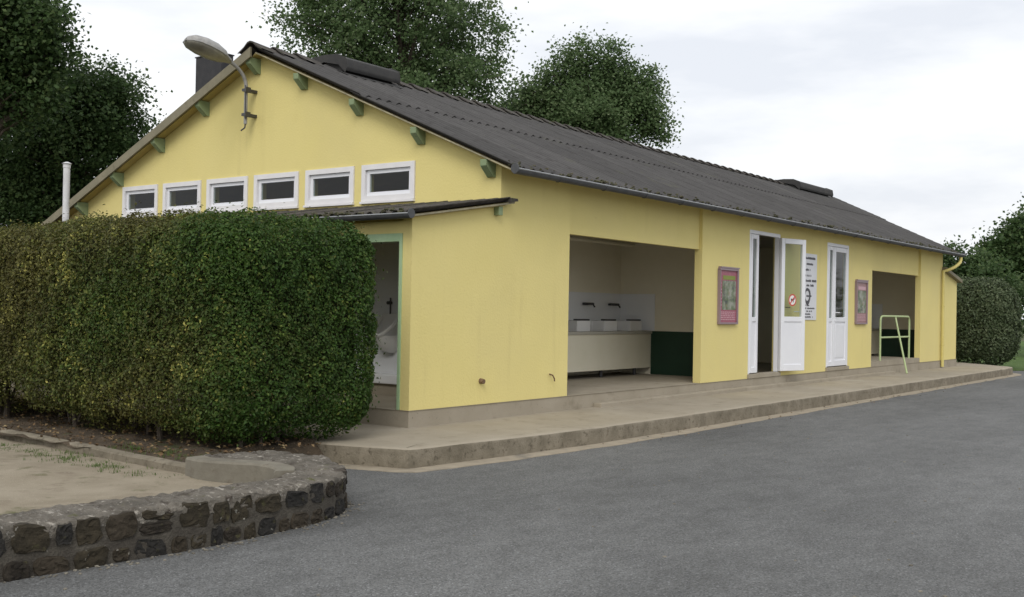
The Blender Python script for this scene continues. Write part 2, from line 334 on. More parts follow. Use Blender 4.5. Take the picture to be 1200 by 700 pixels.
lf = bmesh.new(); B((-1.414, -1.29, TH, .10+TH*0+.02, 0, 1.86), bm=lf) if False else None
B((-1.414, -1.29, 1.75, 8.45, 0, 1.86), (-1.414, -1.29, TH, 1.75, 1.74, 1.86), bm=lf)
obj('lean_to_front_wall', lf, YEL, bld)
fw = bmesh.new(); prism(fw, [(XE, 0), (XF, 0), (XF, 1.92), (XE, 2.14)], 'y', 0, TH); obj('far_lean_to_wall', fw, YEL, bld)
bk = bmesh.new()
for (xa, ya, xb, yb) in ((XE, 0, 20.1, YR), (20.1, YR, 20.1, 8.45)):
    d = Vector((xb-xa, yb-ya, 0)).normalized(); n_ = Vector((-d.y, d.x, 0))*.1
    q = [Vector((xa, ya, 0)), Vector((xb, yb, 0)), Vector((xb, yb, 0))+n_, Vector((xa, ya, 0))+n_]
    lo_ = [bk.verts.new(p) for p in q]; hi_ = [bk.verts.new((p.x, p.y, zr(max(p.y, 0))-.03)) for p in q]
    bk.faces.new(lo_); bk.faces.new(hi_)
    for k in range(4): bk.faces.new((lo_[k], lo_[(k+1) % 4], hi_[(k+1) % 4], hi_[k]))
obj('end_wall', bk, YEL, bld)
obj('back_wall', B((T, 19.9, 8.25, 8.45, 0, 2.42)), YEL, bld)
# floor slab / plinth, its outer face 15 mm proud of the render
pl = bmesh.new()
prism(pl, [(-1.43, 8.5), (-1.43, -.015), (XF+.015, -.015), (XF+.015, 1.5), (20.2, 4.2), (20.2, 8.5)], 'z', ZP-.04, -.001)
obj('plinth', pl, CONC, bld, bevel=.008)
obj('step', B((1.9, 13.2, -.13, -.016, ZP-.03, ZP+.055)), CONC, bld, bevel=.012)
for a, b in ((D1a, D1b), (D2a, D2b)): obj('door_sill', B((a-.02, b+.02, -.03, TH, 0, .065)), CONC, bld, bevel=.006)
# interior of the open bays
def bay(xa, xb, yb, cy0):
    obj('bay_back_wall', B((xa, xb, yb, yb+.1, 0, 2.32)), BEIGE, bld)
    obj('bay_side_wall', B((xb, xb+.1, TH, yb+.1, 0, 2.32)), BEIGE, bld)
    obj('bay_side_wall', B((xa-.1, xa, TH, yb+.1, 0, 2.32)), BEIGE, bld)
    obj('bay_ceiling', B((xa-.1, xb+.1, TH, yb+.1, 2.322, 2.36)), CEIL, bld)
    obj('green_dado', B((xb-.012, xb-.001, TH, cy0-.002, 0, .70)), DGREEN, bld)
    obj('splashback', B((xa+.1, xb-.014, yb-.012, yb-.001, .70, 1.30)), TILE, bld)
    obj('splashback', B((xb-.012, xb-.001, yb-.66, yb-.013, .705, 1.30)), TILE, bld)
    bm = bmesh.new()
    for y, z, r in ((yb-.25, 2.10, .03), (yb-.45, 2.22, .04)): tube(bm, [(xa, y, z), (xb, y, z)], r, 8)
    tube(bm, [(xa+(xb-xa)*.55, yb-.25, 2.10), (xa+(xb-xa)*.55, yb-.25, 2.33)], .02, 8)
    obj('ceiling_pipe', bm, BEIGE, bld, smooth=True)
bay(.32, 6.15, 2.2, 1.6); bay(12.0, 16.88, 2.0, 1.36)
obj('bay_floor', B((X5+.002, X6-.002, .004, 2.0, 0, .10)), CONC, bld); obj('room_wall', B((6.26, 11.88, 3.4, 3.5, 0, 2.38), (11.78, 11.88, TH, 3.4, 0, 2.38), (6.16, 6.255, 2.31, 3.5, 0, 2.38)), BEIGE, bld); obj('room_ceiling', B((6.26, 11.88, TH, 3.4, 2.381, 2.42)), CEIL, bld)

# windows in the gable
for i, (a, b) in enumerate(wins):
    def fr(a, b, z0, z1, w, x0, x1): return B((x0, x1, a, b, z1-w, z1), (x0, x1, a, b, z0, z0+w), (x0, x1, a, a+w, z0+w, z1-w), (x0, x1, b-w, b, z0+w, z1-w))
    wf = obj('window', fr(a+.002, b-.002, ZB+.002, ZT-.002, .062, -.018, .06), WOODW, bld)
    obj('sash', fr(a+.066, b-.066, ZB+.066, ZT-.066, .045, .012, .05), WHITE, wf, bevel=.004)
    obj('pane', B((.028, .034, a+.112, b-.112, ZB+.112, ZT-.112)), GLASS, wf)
    obj('sill', B((-.04, .0, a-.005, b+.005, ZB-.03, ZB-.002)), WOODW, wf, bevel=.004)

# roof: soffit deck, corrugated sheets, ridge tiles, vents, gutter, verge boards
def xend(y): return 17.45 + (20.55-17.45)*max(0, min(1, (y+.3)/4.25))
dkm = bmesh.new()
def deck_half(bm, y0, y1, e0, e1, t=.03, x0=-.13):
    v = [bm.verts.new(p) for p in ((x0, y0, zr(y0)-t), (e0, y0, zr(y0)-t), (e1, y1, zr(y1)-t), (x0, y1, zr(y1)-t))]
    u = [bm.verts.new(p) for p in ((x0, y0, zr(y0)-.004), (e0, y0, zr(y0)-.004), (e1, y1, zr(y1)-.004), (x0, y1, zr(y1)-.004))]
    bm.faces.new(v); bm.faces.new(u)
    for i in range(4): bm.faces.new((v[i], v[(i+1) % 4], u[(i+1) % 4], u[i]))
deck_half(dkm, -.22, YR, xend(-.22)-.1, xend(YR)-.1); deck_half(dkm, YR, 9.3, 20.45, 20.45)
roof = obj('roof', dkm, mat('soffit_board', (.50, .40, .15), .9, (.42, .34, .14), 4), bld)
PIT, AMP, SW = .177, .021, .885
def sheet_mesh(name, y0, y1, lift, x_slope=.002, sgn=1, zf=zr, seg=8):
    """corrugated sheet running up the slope between y0 and y1, five corrugations wide, ragged 8 mm edges; origin at its low corner"""
    n = 5*seg+3; top = []; bot = []
    bm = bmesh.new(); rows = (y0, y0+(y1-y0)*.33, y0+(y1-y0)*.66, y1)
    for y in rows:
        a = []; b = []
        for i in range(n):
            x = i*PIT/seg; z = zf(y) - zf(y0) + lift + AMP*(1+math.cos(2*math.pi*x/PIT)) + x_slope*(1-x/SW)
            a.append(bm.verts.new((x, y-y0, z+.008))); b.append(bm.verts.new((x, y-y0, z)))
        top.append(a); bot.append(b)
    for r in range(len(rows)-1):
        for i in range(n-1):
            bm.faces.new((top[r][i], top[r][i+1], top[r+1][i+1], top[r+1][i])); bm.faces.new((bot[r][i], bot[r+1][i], bot[r+1][i+1], bot[r][i+1]))
    for r in (0, len(rows)-1):
        for i in range(n-1): bm.faces.new((top[r][i], top[r][i+1], bot[r][i+1], bot[r][i]))
    for i in (0, n-1):
        for r in range(len(rows)-1): bm.faces.new((top[r][i], top[r+1][i], bot[r+1][i], bot[r][i]))
    bmesh.ops.recalc_face_normals(bm, faces=bm.faces)
    return bm
def lay(parent, y0, y1, lift, xs, xe_fun, m):
    bm = sheet_mesh('corrugated_sheet', y0, y1, lift); base = bpy.data.meshes.new('corrugated_sheet'); bm.to_mesh(base); base.materials.append(m); bm.free()
    for p in base.polygons: p.use_smooth = True
    base.set_sharp_from_angle(angle=.9)
    x = xs
    while True:
        e0, e1 = xe_fun(y0), xe_fun(y1)
        if x > max(e0, e1)-.1: break
        if x+SW+.05 > min(e0, e1):                             # cut along the skewed far verge
            bm = bmesh.new(); bm.from_mesh(base)
            d = Vector((e1-e0, y1-y0, 0)).normalized(); nrm = Vector((d.y, -d.x, 0))
            bmesh.ops.bisect_plane(bm, geom=bm.verts[:]+bm.edges[:]+bm.faces[:], plane_co=(e0-x, 0, 0), plane_no=nrm, clear_outer=True)
            if len(bm.faces):
                me = bpy.data.meshes.new('corrugated_sheet'); bm.to_mesh(me); me.materials.append(m)
                for p in me.polygons: p.use_smooth = True
                me.set_sharp_from_angle(angle=.9)
                link('corrugated_sheet', me, parent, (x, y0, zr(y0)))
            bm.free()
        else: link('corrugated_sheet', base, parent, (x, y0, zr(y0)))
        x += SW
lay(roof, -.30, 2.16, .004, -.18, xend, ROOFM); lay(roof, 2.02, 3.92, .024, -.18, xend, ROOFM)
lay(roof, 9.34, 6.9, .004, -.18, lambda y: 20.55, ROOFM); lay(roof, 7.04, 3.98, .014, -.18, lambda y: 20.55, ROOFM)
rt = bmesh.new(); prof = [(-.235, -.235*SR-.0), (-.12, -.04), (-.05, .012), (0, .024), (.05, .012), (.12, -.045), (.235, -.235*SL-.005)]
ra = [rt.verts.new((0, y, z+.075+.028)) for y, z in prof]; rb = [rt.verts.new((.41, y*.93, z+.075-.012)) for y, z in prof]
rc = [rt.verts.new((0, y, z+.075+.008)) for y, z in prof]
for i in range(len(prof)-1): rt.faces.new((ra[i], rb[i], rb[i+1], ra[i+1])); rt.faces.new((ra[i+1], rc[i+1], rc[i], ra[i]))
rtm = bpy.data.meshes.new('ridge_tile'); rt.to_mesh(rtm); rt.free(); rtm.materials.append(ROOFD)
for k in range(54):
    x = -.24 + .38*k
    if 1.0 < x+.2 < 2.2 or x > 16.7: continue
    link('ridge_tile', rtm, roof, (x, YR, ZA-.005))
def ridge_vent(x0, x1):
    q = [(-.42, -.07), (-.44, -.02), (-.42, .10), (-.26, .165), (0, .18), (.24, .165), (.41, .09), (.44, .0), (.42, -.05), (.3, .04), (0, .11), (-.3, .04)]
    v = obj('ridge_vent', prism(bmesh.new(), [(YR+a, ZA+b) for a, b in q], 'x', x0, x1), VENTM, roof, bevel=.015, smooth=True)
    obj('vent_upstand', prism(bmesh.new(), [(YR-.36, ZA-.16), (YR-.31, ZA+.035), (YR, ZA+.10), (YR+.31, ZA+.035), (YR+.36, ZA-.16), (YR, ZA)], 'x', x0+.05, x1-.05), VENTM, roof)
    f = YR-.5; obj('flashing', prism(bmesh.new(), [(f, zr(f)+.068), (f, zr(f)+.076), (f+.2, zr(f+.2)+.078), (f+.2, zr(f+.2)+.068)], 'x', x0-.03, x1+.03), VENTM, roof)
ridge_vent(1.05, 2.12); ridge_vent(17.0, 19.3)
gu = bmesh.new(); gx0, gx1 = -.20, 17.52; yc, zc, gr = -.335, zr(-.3)+.0, .048
pr = [(yc+gr*math.cos(a), zc+gr*math.sin(a)) for a in [math.pi+math.pi*i/10 for i in range(11)]]; pi_ = [(yc+(gr-.006)*math.cos(a), zc+(gr-.006)*math.sin(a)) for a in [2*math.pi-math.pi*i/10 for i in range(11)]]
prism(gu, pr+pi_, 'x', gx0, gx1)
gut = obj('gutter', gu, ZINC, roof, smooth=True)
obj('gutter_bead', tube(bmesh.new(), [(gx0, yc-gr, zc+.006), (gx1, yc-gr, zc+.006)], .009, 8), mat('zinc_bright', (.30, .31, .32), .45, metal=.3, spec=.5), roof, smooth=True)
for x in (gx0-.004, gx1): obj('gutter_end', prism(bmesh.new(), [(yc+(gr+.006)*math.cos(a), zc+.012+(gr+.006)*math.sin(a)) for a in [2*math.pi*i/20 for i in range(20)]], 'x', x, x+.006), ZINC, roof)
for k in range(18): obj('gutter_hook', tube(bmesh.new(), [(.6+k*.95, yc+gr*math.cos(a)*1.06, zc+gr*math.sin(a)*1.06) for a in [math.pi+math.pi*i/8 for i in range(9)]], .006, 5), ZINC, roof)
# verge boards: wide board on the left slope, thin cream lath under the sheets on the right slope
vb = bmesh.new(); prism(vb, [(YR+.02, ZA+.052), (9.30, zr(9.30)+.06), (9.30, zr(9.30)-.06), (YR+.02, ZA-.075)], 'x', -.212, -.184); obj('verge_board', vb, BOARD, roof)
vb = bmesh.new(); prism(vb, [(-.26, zr(-.26)-.002), (YR-.03, zr(YR-.03)-.002), (YR-.03, zr(YR-.03)-.016), (-.26, zr(-.26)-.016)], 'x', -.172, -.132); obj('verge_lath', vb, mat('cream_lath', (.38, .34, .22), .8, (.22, .2, .14), 9), roof)
# green purlin ends
for k, y in enumerate((.12, 1.15, 2.15, 3.14, 4.05, 5.10, 6.09, 7.08, 8.0)):
    t = zr(y)-.034; hw = .044
    bm = bmesh.new(); prism(bm, [(-.165 if y < YR else -.178, t), (-.16 if y < YR else -.172, t-.07), (-.035, t-.18), (-.001, t-.18), (-.001, t)], 'y', y-hw, y+hw)
    obj('purlin_end', bm, GREEN, bld, bevel=.006)
obj('purlin_end', B((-.21, -.001, .01, .05, zr(.03)-.2, zr(.03)-.05)), RUSTY, bld) if False else None
# chimney and vent pipe
ch = obj('chimney', B((.35, .56, 5.28, 5.86, 3.2, 4.54)), SLATE, roof, bevel=.01)
obj('chimney_cap', B((.34, .57, 5.27, 5.87, 4.54, 4.555)), SLATE, roof)
bm = bmesh.new(); tube(bm, [(-.8, 7.22, 1.95), (-.8, 7.22, 2.93)], .046, 16); vp = obj('vent_pipe', bm, PIPEW, bld, smooth=True)
bm = bmesh.new(); tube(bm, [(-.8, 7.22, 2.915), (-.8, 7.22, 2.965), (-.8, 7.22, 2.975), (-.8, 7.22, 3.0)], [.052, .052, .07, .02], 16); obj('pipe_cap', bm, PIPEW, vp, smooth=True)

# lean-to roof, gutter and opening
def zl(x): return 2.165 + (x-0)*.165
ld = bmesh.new(); prism(ld, [(-1.52, zl(-1.52)-.035), (0, zl(0)-.035), (0, zl(0)-.005), (-1.52, zl(-1.52)-.005)], 'y', -.06, 8.6)
lroof = obj('lean_to_roof', ld, MATS['soffit_board'], bld)
def lean_sheet(y, ragged=0):
    n = 43; bm = bmesh.new(); xs_ = (-1.60, -1.1, -.55, -.002); top = []; bot = []
    for x in xs_:
        a = []; b = []
        for i in range(n):
            yy = i*PIT/8; z = (x+1.6)*.165 + AMP*(1+math.cos(2*math.pi*yy/PIT)) + .006*(1-yy/SW)
            a.append(bm.verts.new((x+1.6, yy, z+.009))); b.append(bm.verts.new((x+1.6, yy, z)))
        top.append(a); bot.append(b)
    for r in range(3):
        for i in range(n-1):
            bm.faces.new((top[r][i], top[r][i+1], top[r+1][i+1], top[r+1][i])); bm.faces.new((bot[r][i], bot[r+1][i], bot[r+1][i+1], bot[r][i+1]))
    for r in (0, 3):
        for i in range(n-1): bm.faces.new((top[r][i], top[r][i+1], bot[r][i+1], bot[r][i]))
    for i in (0, n-1):
        for r in range(3): bm.faces.new((top[r][i], top[r+1][i], bot[r+1][i], bot[r][i]))
    bmesh.ops.recalc_face_normals(bm, faces=bm.faces)
    me = bpy.data.meshes.new('corrugated_sheet'); bm.to_mesh(me); bm.free(); me.materials.append(ROOFD)
    for p in me.polygons: p.use_smooth = True
    me.set_sharp_from_angle(angle=.9); return me
lm = lean_sheet(0)
for k in range(10): link('corrugated_sheet', lm, lroof, (-1.60, -.13+k*SW, zl(-1.6)))
obj('verge_lath', prism(bmesh.new(), [(-1.5, zl(-1.5)-.006), (.12, zl(.12)-.006), (.12, zl(.12)-.024), (-1.5, zl(-1.5)-.024)], 'y', -.10, -.062), MATS['cream_lath'], lroof)
obj('sheet_offcut', prism(bmesh.new(), [(-.01, zl(0)-.004), (.13, zl(.13)-.004), (.12, zl(.12)+.026), (-.01, zl(0)+.045)], 'y', -.14, -.012), ROOFD, lroof)
g2 = bmesh.new(); xc, zc2 = -1.61, zl(-1.6)+.004
prism(g2, [(xc+.042*math.cos(a), zc2+.042*math.sin(a)) for a in [math.pi+math.pi*i/10 for i in range(11)]]+[(xc+.037*math.cos(a), zc2+.037*math.sin(a)) for a in [2*math.pi-math.pi*i/10 for i in range(11)]], 'y', -.16, 8.6)
obj('gutter', g2, ZINC, lroof, smooth=True)
obj('gutter_bead', tube(bmesh.new(), [(xc-.042, -.16, zc2+.005), (xc-.042, 8.6, zc2+.005)], .008, 8), MATS['zinc_bright'], lroof, smooth=True)
obj('gutter_end', prism(bmesh.new(), [(xc+.048*math.cos(a), zc2+.006+.048*math.sin(a)) for a in [2*math.pi*i/20 for i in range(20)]], 'y', -.168, -.160), ZINC, lroof)
obj('purlin_end', B((-.12, -.05, -.07, -.002, zl(-.1)-.13, zl(-.1)-.036)), GREEN, bld, bevel=.005)
fd = bmesh.new(); prism(fd, [(XE-.05, zl(0)+.02), (XF+.13, zl(0)-.235), (XF+.13, zl(0)-.31), (XE-.05, zl(0)-.055)], 'y', -.10, 3)
obj('far_lean_to_roof', fd, BOARD, bld)
obj('lean_to_frame', B((-1.425, -1.33, TH+.001, TH+.038, 0, 1.738), (-1.425, -1.33, TH+.038, 1.745, 1.66, 1.738), (-1.425, -1.33, 1.69, 1.745, 0, 1.66)), PALEG, bld, bevel=.004)
# inside the lean-to: tiled wall, kerb ledge, added partition that keeps the inside dark
obj('tiled_wall', B((-.03, -.002, TH, 2.6, .0, 1.95)), TILE, bld)
obj('light_block_partition', B((-1.28, -.03, 2.6, 2.68, 0, 1.9)), TILE, bld)
obj('tiled_ledge', B((-.24, -.031, TH+.01, 2.6, .13, .24)), TILE, bld, bevel=.015)
obj('ledge_base', B((-.20, -.031, TH+.01, 2.6, 0, .128)), CONC, bld)
ur = thing('urinal', 'white porcelain urinal bowl on the tiled wall inside the side doorway', 'urinal', (-.1, 1.55, .45))
ub = bmesh.new()
for i, (z, wv, d) in enumerate(((.48, .05, .05), (.51, .10, .13), (.57, .13, .20), (.64, .14, .23), (.68, .14, .24))):
    ring = [ub.verts.new((-.03 - d*max(0, math.sin(a)), 1.55 + wv*math.cos(a), z)) for a in [math.pi*k/16 for k in range(17)]]
    if i: 
        for k in range(16): ub.faces.new((prev[k], prev[k+1], ring[k+1], ring[k]))
    prev = ring
obj('bowl', ub, PORC, ur, smooth=True)
tb = bmesh.new(); tube(tb, [(-.05 - .22*math.sin(a), 1.55+.14*math.cos(a), .68+.22*(1-math.sin(a))) for a in [math.pi*k/16 for k in range(17)]], .022, 8); obj('rim', tb, PORC, ur, smooth=True)
obj('back_plate', B((-.06, -.031, 1.42, 1.68, .52, .94)), PORC, ur, bevel=.012)
bm = bmesh.new(); tube(bm, [(-.06, 1.55, .93), (-.06, 1.55, 1.12)], .010, 8); tube(bm, [(-.045, 1.55, 1.06), (-.11, 1.55, 1.06)], .02, 8); obj('flush_valve', bm, METAL, ur, smooth=True)

# doors
def door(x0, x1, is_openleaf):
    z0, z1 = .068, HD-.003; fr_ = .055; split = x0+fr_+.29
    d = obj('door', B((x0+.002, x0+fr_, .0, .075, z0, z1), (x1-fr_, x1-.002, 0, .075, z0, z1), (x0+fr_, x1-fr_, 0, .075, z1-fr_, z1), bm=None), WHITE, bld, bevel=.005)
    def leaf(a, b, name, place):
        st = .085 if b-a > .4 else .07; zm = z0+.82; zt = z1-fr_-.006; zb = z0+.012; parts = []
        def box(*q): return B(*q)
        bm = B((a, a+st, -.004, .05, zb, zt), (b-st, b, -.004, .05, zb, zt), (a+st, b-st, -.004, .05, zt-st, zt), (a+st, b-st, -.004, .05, zm, zm+st), (a+st, b-st, -.004, .05, zb, zb+st+.02))
        bmesh.ops.bevel(bm, geom=bm.edges[:], offset=.005, segments=1, affect='EDGES'); parts.append((name, bm, WHITE))
        parts.append(('panel', B((a+st, b-st, .012, .036, zb+st+.02, zm)), WHITE)); parts.append(('panel', B((a+st+.04, b-st-.04, .004, .012, zb+st+.07, zm-.05)), WHITE)) if b-a > .4 else None
        parts.append(('pane', B((a+st, b-st, .018, .026, zm+st, zt-st)), GLASS))
        if b-a > .4:
            hx = a+.045; bm = B((hx-.018, hx+.018, -.012, -.004, zm+.02, zm+.24)); tube(bm, [(hx, -.01, zm+.17), (hx, -.05, zm+.17), (hx+.02, -.055, zm+.17), (hx+.12, -.055, zm+.17)], .009, 8); parts.append(('handle', bm, WHITE))
            if place:
                cx, cz, ry = (a+b)/2, zm+.36, .10
                parts.append(('sticker', prism(bmesh.new(), [(cx+ry*math.cos(t), cz+ry*math.sin(t)) for t in [2*math.pi*i/28 for i in range(28)]], 'y', .0265, .0275), mat('sticker_white', (.75, .73, .70), .4)))
                rg = bmesh.new(); ring = []
                for i in range(28):
                    t = 2*math.pi*i/28; ring.append([rg.verts.new((cx+r*math.cos(t), yv, cz+r*math.sin(t))) for r in (ry*.78, ry) for yv in (.0285,)])
                for i in range(28): rg.faces.new((ring[i][0], ring[i][1], ring[(i+1) % 28][1], ring[(i+1) % 28][0]))
                e = ry*.8; q = .010; k = .7071
                sl = [(-e*k-q*k, e*k-q*k), (-e*k+q*k, e*k+q*k), (e*k+q*k, -e*k+q*k), (e*k-q*k, -e*k-q*k)]
                rg.faces.new([rg.verts.new((cx+p, .029, cz+r)) for p, r in sl])
                parts.append(('prohibition_ring', rg, mat('sign_red', (.55, .06, .05), .4)))
                dg = bmesh.new(); prism(dg, [(cx-.055, cz+.01), (cx-.06, cz+.03), (cx-.03, cz+.035), (cx-.02, cz+.02), (cx+.03, cz+.02), (cx+.045, cz+.035), (cx+.035, cz+.0), (cx+.035, cz-.04), (cx+.022, cz-.04), (cx+.02, cz-.012), (cx-.012, cz-.012), (cx-.016, cz-.04), (cx-.028, cz-.04), (cx-.03, cz+.005)], 'y', .0276, .0282)
                parts.append(('dog_silhouette', dg, mat('sign_black', (.03, .03, .03), .5)))
                tx = B(*[(b-st-.17+.022*i, b-st-.17+.022*i+.017, .0265, .0275, cz-.135+.004*(i % 2), cz-.115) for i in range(6)]); parts.append(('sticker_lettering', tx, MATS['sign_black']))
        for nm, bm, m in parts:
            if place: bmesh.ops.transform(bm, matrix=place, verts=bm.verts)
            obj(nm, bm, m, d)
    leaf(x0+fr_+.003, split, 'side_light', None)
    if is_openleaf:
        a, b = split+.004, x1-fr_-.003
        # hinge on the right post: mirror, then swing outward 164 degrees
        piv = Vector((b, -.012, 0)); P = Matrix.Translation(piv) @ Matrix.Rotation(math.radians(164), 4, 'Z') @ Matrix.Translation(-Vector((b, 0, 0)))
        leaf(b-.62, b, 'leaf', P)
    else: leaf(split+.004, x1-fr_-.003, 'leaf', None)
    return d
door(D1a, D1b, True); door(D2a, D2b, False)
# downpipe at the far corner, pipe stubs, small marks on the near wall
bm = bmesh.new(); tube(bm, [(17.3, -.335, zr(-.3)-.06), (17.3, -.335, zr(-.3)-.12)] + arc((17.25, -.33, 2.30), (17.05, -.28, 2.15), (16.92, -.05, 2.08), 6) + [(16.9, -.055, 1.95), (16.9, -.055, ZP+.02)], .037, 12)
dp = obj('downpipe', bm, mat('yellow_pipe', (.56, .48, .17), .6, (.60, .52, .20), 5), bld, smooth=True)
for z in (.35, 1.25): obj('pipe_clip', tube(bmesh.new(), [(16.9, -.055, z), (16.9, -.055, z+.03)], .044, 12), MATS['yellow_pipe'], dp)
obj('pipe_stub', tube(bmesh.new(), [(-.30, .005, .245), (-.30, -.05, .24)], [.03, .026], 10), RUSTY, bld, smooth=True)
obj('iron_hook', tube(bmesh.new(), [(.98, .005, .27), (.97, -.05, .26), (1.0, -.055, .22), (1.01, -.05, .19)], .009, 6), RUSTY, bld, smooth=True)
# moss lumps in the gutter and on the sheets
def moss_bed(name, pts, parent, smin, smax):
    bm = bmesh.new()
    for p in pts:
        s = random.uniform(smin, smax); r = bmesh.ops.create_icosphere(bm, subdivisions=1, radius=s, matrix=Matrix.Translation(p) @ Matrix.Diagonal((random.uniform(.7, 1.6), random.uniform(.7, 1.5), random.uniform(.5, .9), 1)))
        for v in r['verts']: v.co += Vector((random.uniform(-1, 1), random.uniform(-1, 1), random.uniform(-1, 1)))*s*.25
    return obj(name, bm, MOSS, parent, kind='stuff')
mp_ = []
for k in range(380):
    x = random.uniform(-.2, 17.3); yy = -.33+abs(random.gauss(0, .10)); mp_.append((x, yy, zr(max(yy, -.3))+.045+random.uniform(-.02, .02)))
moss_bed('moss', mp_, roof, .010, .028)
moss_bed('moss', [(random.uniform(-1.66, -1.45), random.uniform(-.1, 3.5), zl(-1.55)+.035+random.uniform(-.02, .02)) for _ in range(90)], lroof, .012, .032)

# ------------------------------------------------------------------ things on and in the building
wl = thing('wall_lamp', 'old grey street lamp head on a bent pipe fixed to the gable', 'lamp', (-.06, 4.1, 3.30))
bm = bmesh.new(); tube(bm, [(-.16, 4.1, 3.36), (-.16, 4.1, 3.78)] + arc((-.16, 4.1, 3.86), (-.18, 4.1, 4.05), (-.48, 4.1, 4.14), 8), .024, 10); obj('arm', bm, LAMPG, wl, smooth=True)
for z in (3.48, 3.80): obj('wall_clamp', B((-.20, -.001, 4.065, 4.135, z-.018, z+.018), (-.205, -.12, 4.05, 4.064, z-.035, z+.035)), METAL, wl)
bm = bmesh.new(); tube(bm, [(-.16, 4.1, 3.37), (-.165, 4.105, 3.31), (-.20, 4.14, 3.27)], .010, 6); tube(bm, [(-.185, 4.075, 3.42), (-.19, 4.075, 3.86)], .008, 6); obj('cable', bm, METAL, wl, smooth=True)
ax = Vector((-1, 0, .2)).normalized(); sd_ = Vector((0, 1, 0)); upx = ax.cross(sd_); upx = upx if upx.z > 0 else -upx
def lampshell(lowf, upf, r0=.04):
    bm = bmesh.new(); st = [(0, .04, .04), (.06, .06, .06), (.14, .125, .105), (.28, .17, .135), (.44, .18, .135), (.58, .155, .11), (.65, .10, .07), (.68, .02, .02)]; prev = None
    for d, wv, h in st:
        ring = []
        for k in range(17):
            a = math.pi*k/16
            ring.append(bm.verts.new(Vector((-.43, 4.1, 4.125)) + ax*d + sd_*wv*math.cos(a) + upx*(upf*h*math.sin(a) + lowf)))
        if prev:
            for k in range(16): bm.faces.new((prev[k], prev[k+1], ring[k+1], ring[k]))
        prev = ring
    return bm
obj('housing', lampshell(.0, 1), LAMPG, wl, smooth=True)
obj('diffuser', lampshell(-.004, -.6), mat('old_diffuser', (.25, .245, .21), .35, (.19, .18, .15), 12, spec=.5), wl, smooth=True)
rb_ = bmesh.new(); rim = []
for sgn in (1, -1):
    rim.append([Vector((-.43, 4.1, 4.125)) + ax*d + sd_*wv*sgn for d, wv in ((0, .042), (.06, .062), (.14, .127), (.28, .173), (.44, .183), (.58, .158), (.65, .102), (.685, .0))])
for q in rim: tube(rb_, q, .008, 6)
obj('rim', rb_, LAMPG, wl, smooth=True)

def poster(x0, x1, z0, z1, label, seed, pal):
    t = thing('poster', label, 'poster', ((x0+x1)/2, -.03, z0))
    obj('frame', B((x0, x1, -.045, -.001, z0, z0+.03), (x0, x1, -.045, -.001, z1-.03, z1), (x0, x0+.03, -.045, -.001, z0+.03, z1-.03), (x1-.03, x1, -.045, -.001, z0+.03, z1-.03)), mat('poster_frame', (.26, .19, .21), .4, spec=.5) if 'poster_frame' not in MATS else MATS['poster_frame'], t, bevel=.006)
    obj('top_trim', B((x0+.02, x1+.02, -.05, -.001, z1+.001, z1+.022)), MATS['poster_frame'], t)
    obj('print', B((x0+.03, x1-.03, -.022, -.001, z0+.03, z1-.03)), pal[0], t)
    r = random.Random(seed); W = x1-x0-.06; H = z1-z0-.06; xa, za = x0+.03, z0+.03
    obj('picture', B((xa+W*.14, xa+W*.95, -.0245, -.0222, za+H*.24, za+H*.80)), pal[1], t)
    obj('title', B((xa+W*.18, xa+W*.9, -.0248, -.0222, za+H*.82, za+H*.90)), pal[2], t)
    bm = bmesh.new()
    for k in range(5):
        zz = za+H*(.045+.036*k); x = xa+W*.08
        while x < xa+W*.9:
            wd = W*r.uniform(.05, .16); B((x, min(x+wd, xa+W*.93), -.0236, -.0222, zz, zz+H*.016), bm=bm); x += wd+W*.03
    for k in range(9):
        zz = za+H*(.26+.06*k); B((xa+W*.02, xa+W*r.uniform(.08, .12), -.0236, -.0222, zz, zz+H*.02), bm=bm)
    obj('lettering', bm, pal[3], t, kind='stuff')
PINK = mat('poster_pink', (.28, .065, .10), .4, (.36, .12, .16), 30, spec=.4); PINK2 = mat('poster_faded', (.26, .13, .13), .4, (.33, .2, .2), 30, spec=.4)
PIC = mat('poster_picture', (.10, .14, .06), .4, (.30, .31, .26), 7, .4, .62, spots=[((.05, .06, .06), 11, .55, .68), ((.24, .18, .10), 8, .58, .7), ((.42, .43, .42), 13, .64, .72)], spec=.4, detail=3.)
PALE = mat('poster_lettering', (.55, .35, .38), .5); OLV = mat('poster_title', (.22, .26, .05), .5)
poster(5.27, 5.90, .845, 1.68, 'pink bordered poster in a frame beside the open door', 1, (PINK, PIC, OLV, PALE))
poster(11.11, 11.73, .845, 1.68, 'faded pink framed poster between the closed door and open bay', 2, (PINK2, PIC, MATS['poster_lettering'], PALE))
nb = thing('notice_sign', 'white notice panel with dark text and round emblem between the doors', 'sign', (8.8, -.01, .93))
obj('panel', B((8.42, 9.13, -.012, -.001, .92, 2.07)), mat('notice_white', (.66, .67, .70), .45, (.60, .61, .64), 3, spec=.4), nb)
bm = bmesh.new(); r_ = random.Random(4)
for zz, x0, x1 in ((1.97, 8.55, 9.05), (1.87, 8.58, 8.95), (1.77, 8.58, 8.82), (1.67, 8.58, 8.86), (1.58, 8.55, 9.10), (1.50, 8.58, 9.0), (1.16, 8.60, 8.80), (1.11, 8.57, 9.02), (1.06, 8.47, 8.92), (1.01, 8.47, 8.85), (.96, 8.50, 8.95)):
    x = x0; h = .036 if zz > 1.4 else .022
    while x < x1:
        wd = r_.uniform(.018, .034)
        if r_.random() > .16: B((x, x+wd, -.0145, -.0125, zz, zz+h*r_.uniform(.8, 1.15)), bm=bm)
        x += wd+.009
obj('lettering', bm, mat('notice_ink', (.07, .07, .08), .6), nb, kind='stuff')
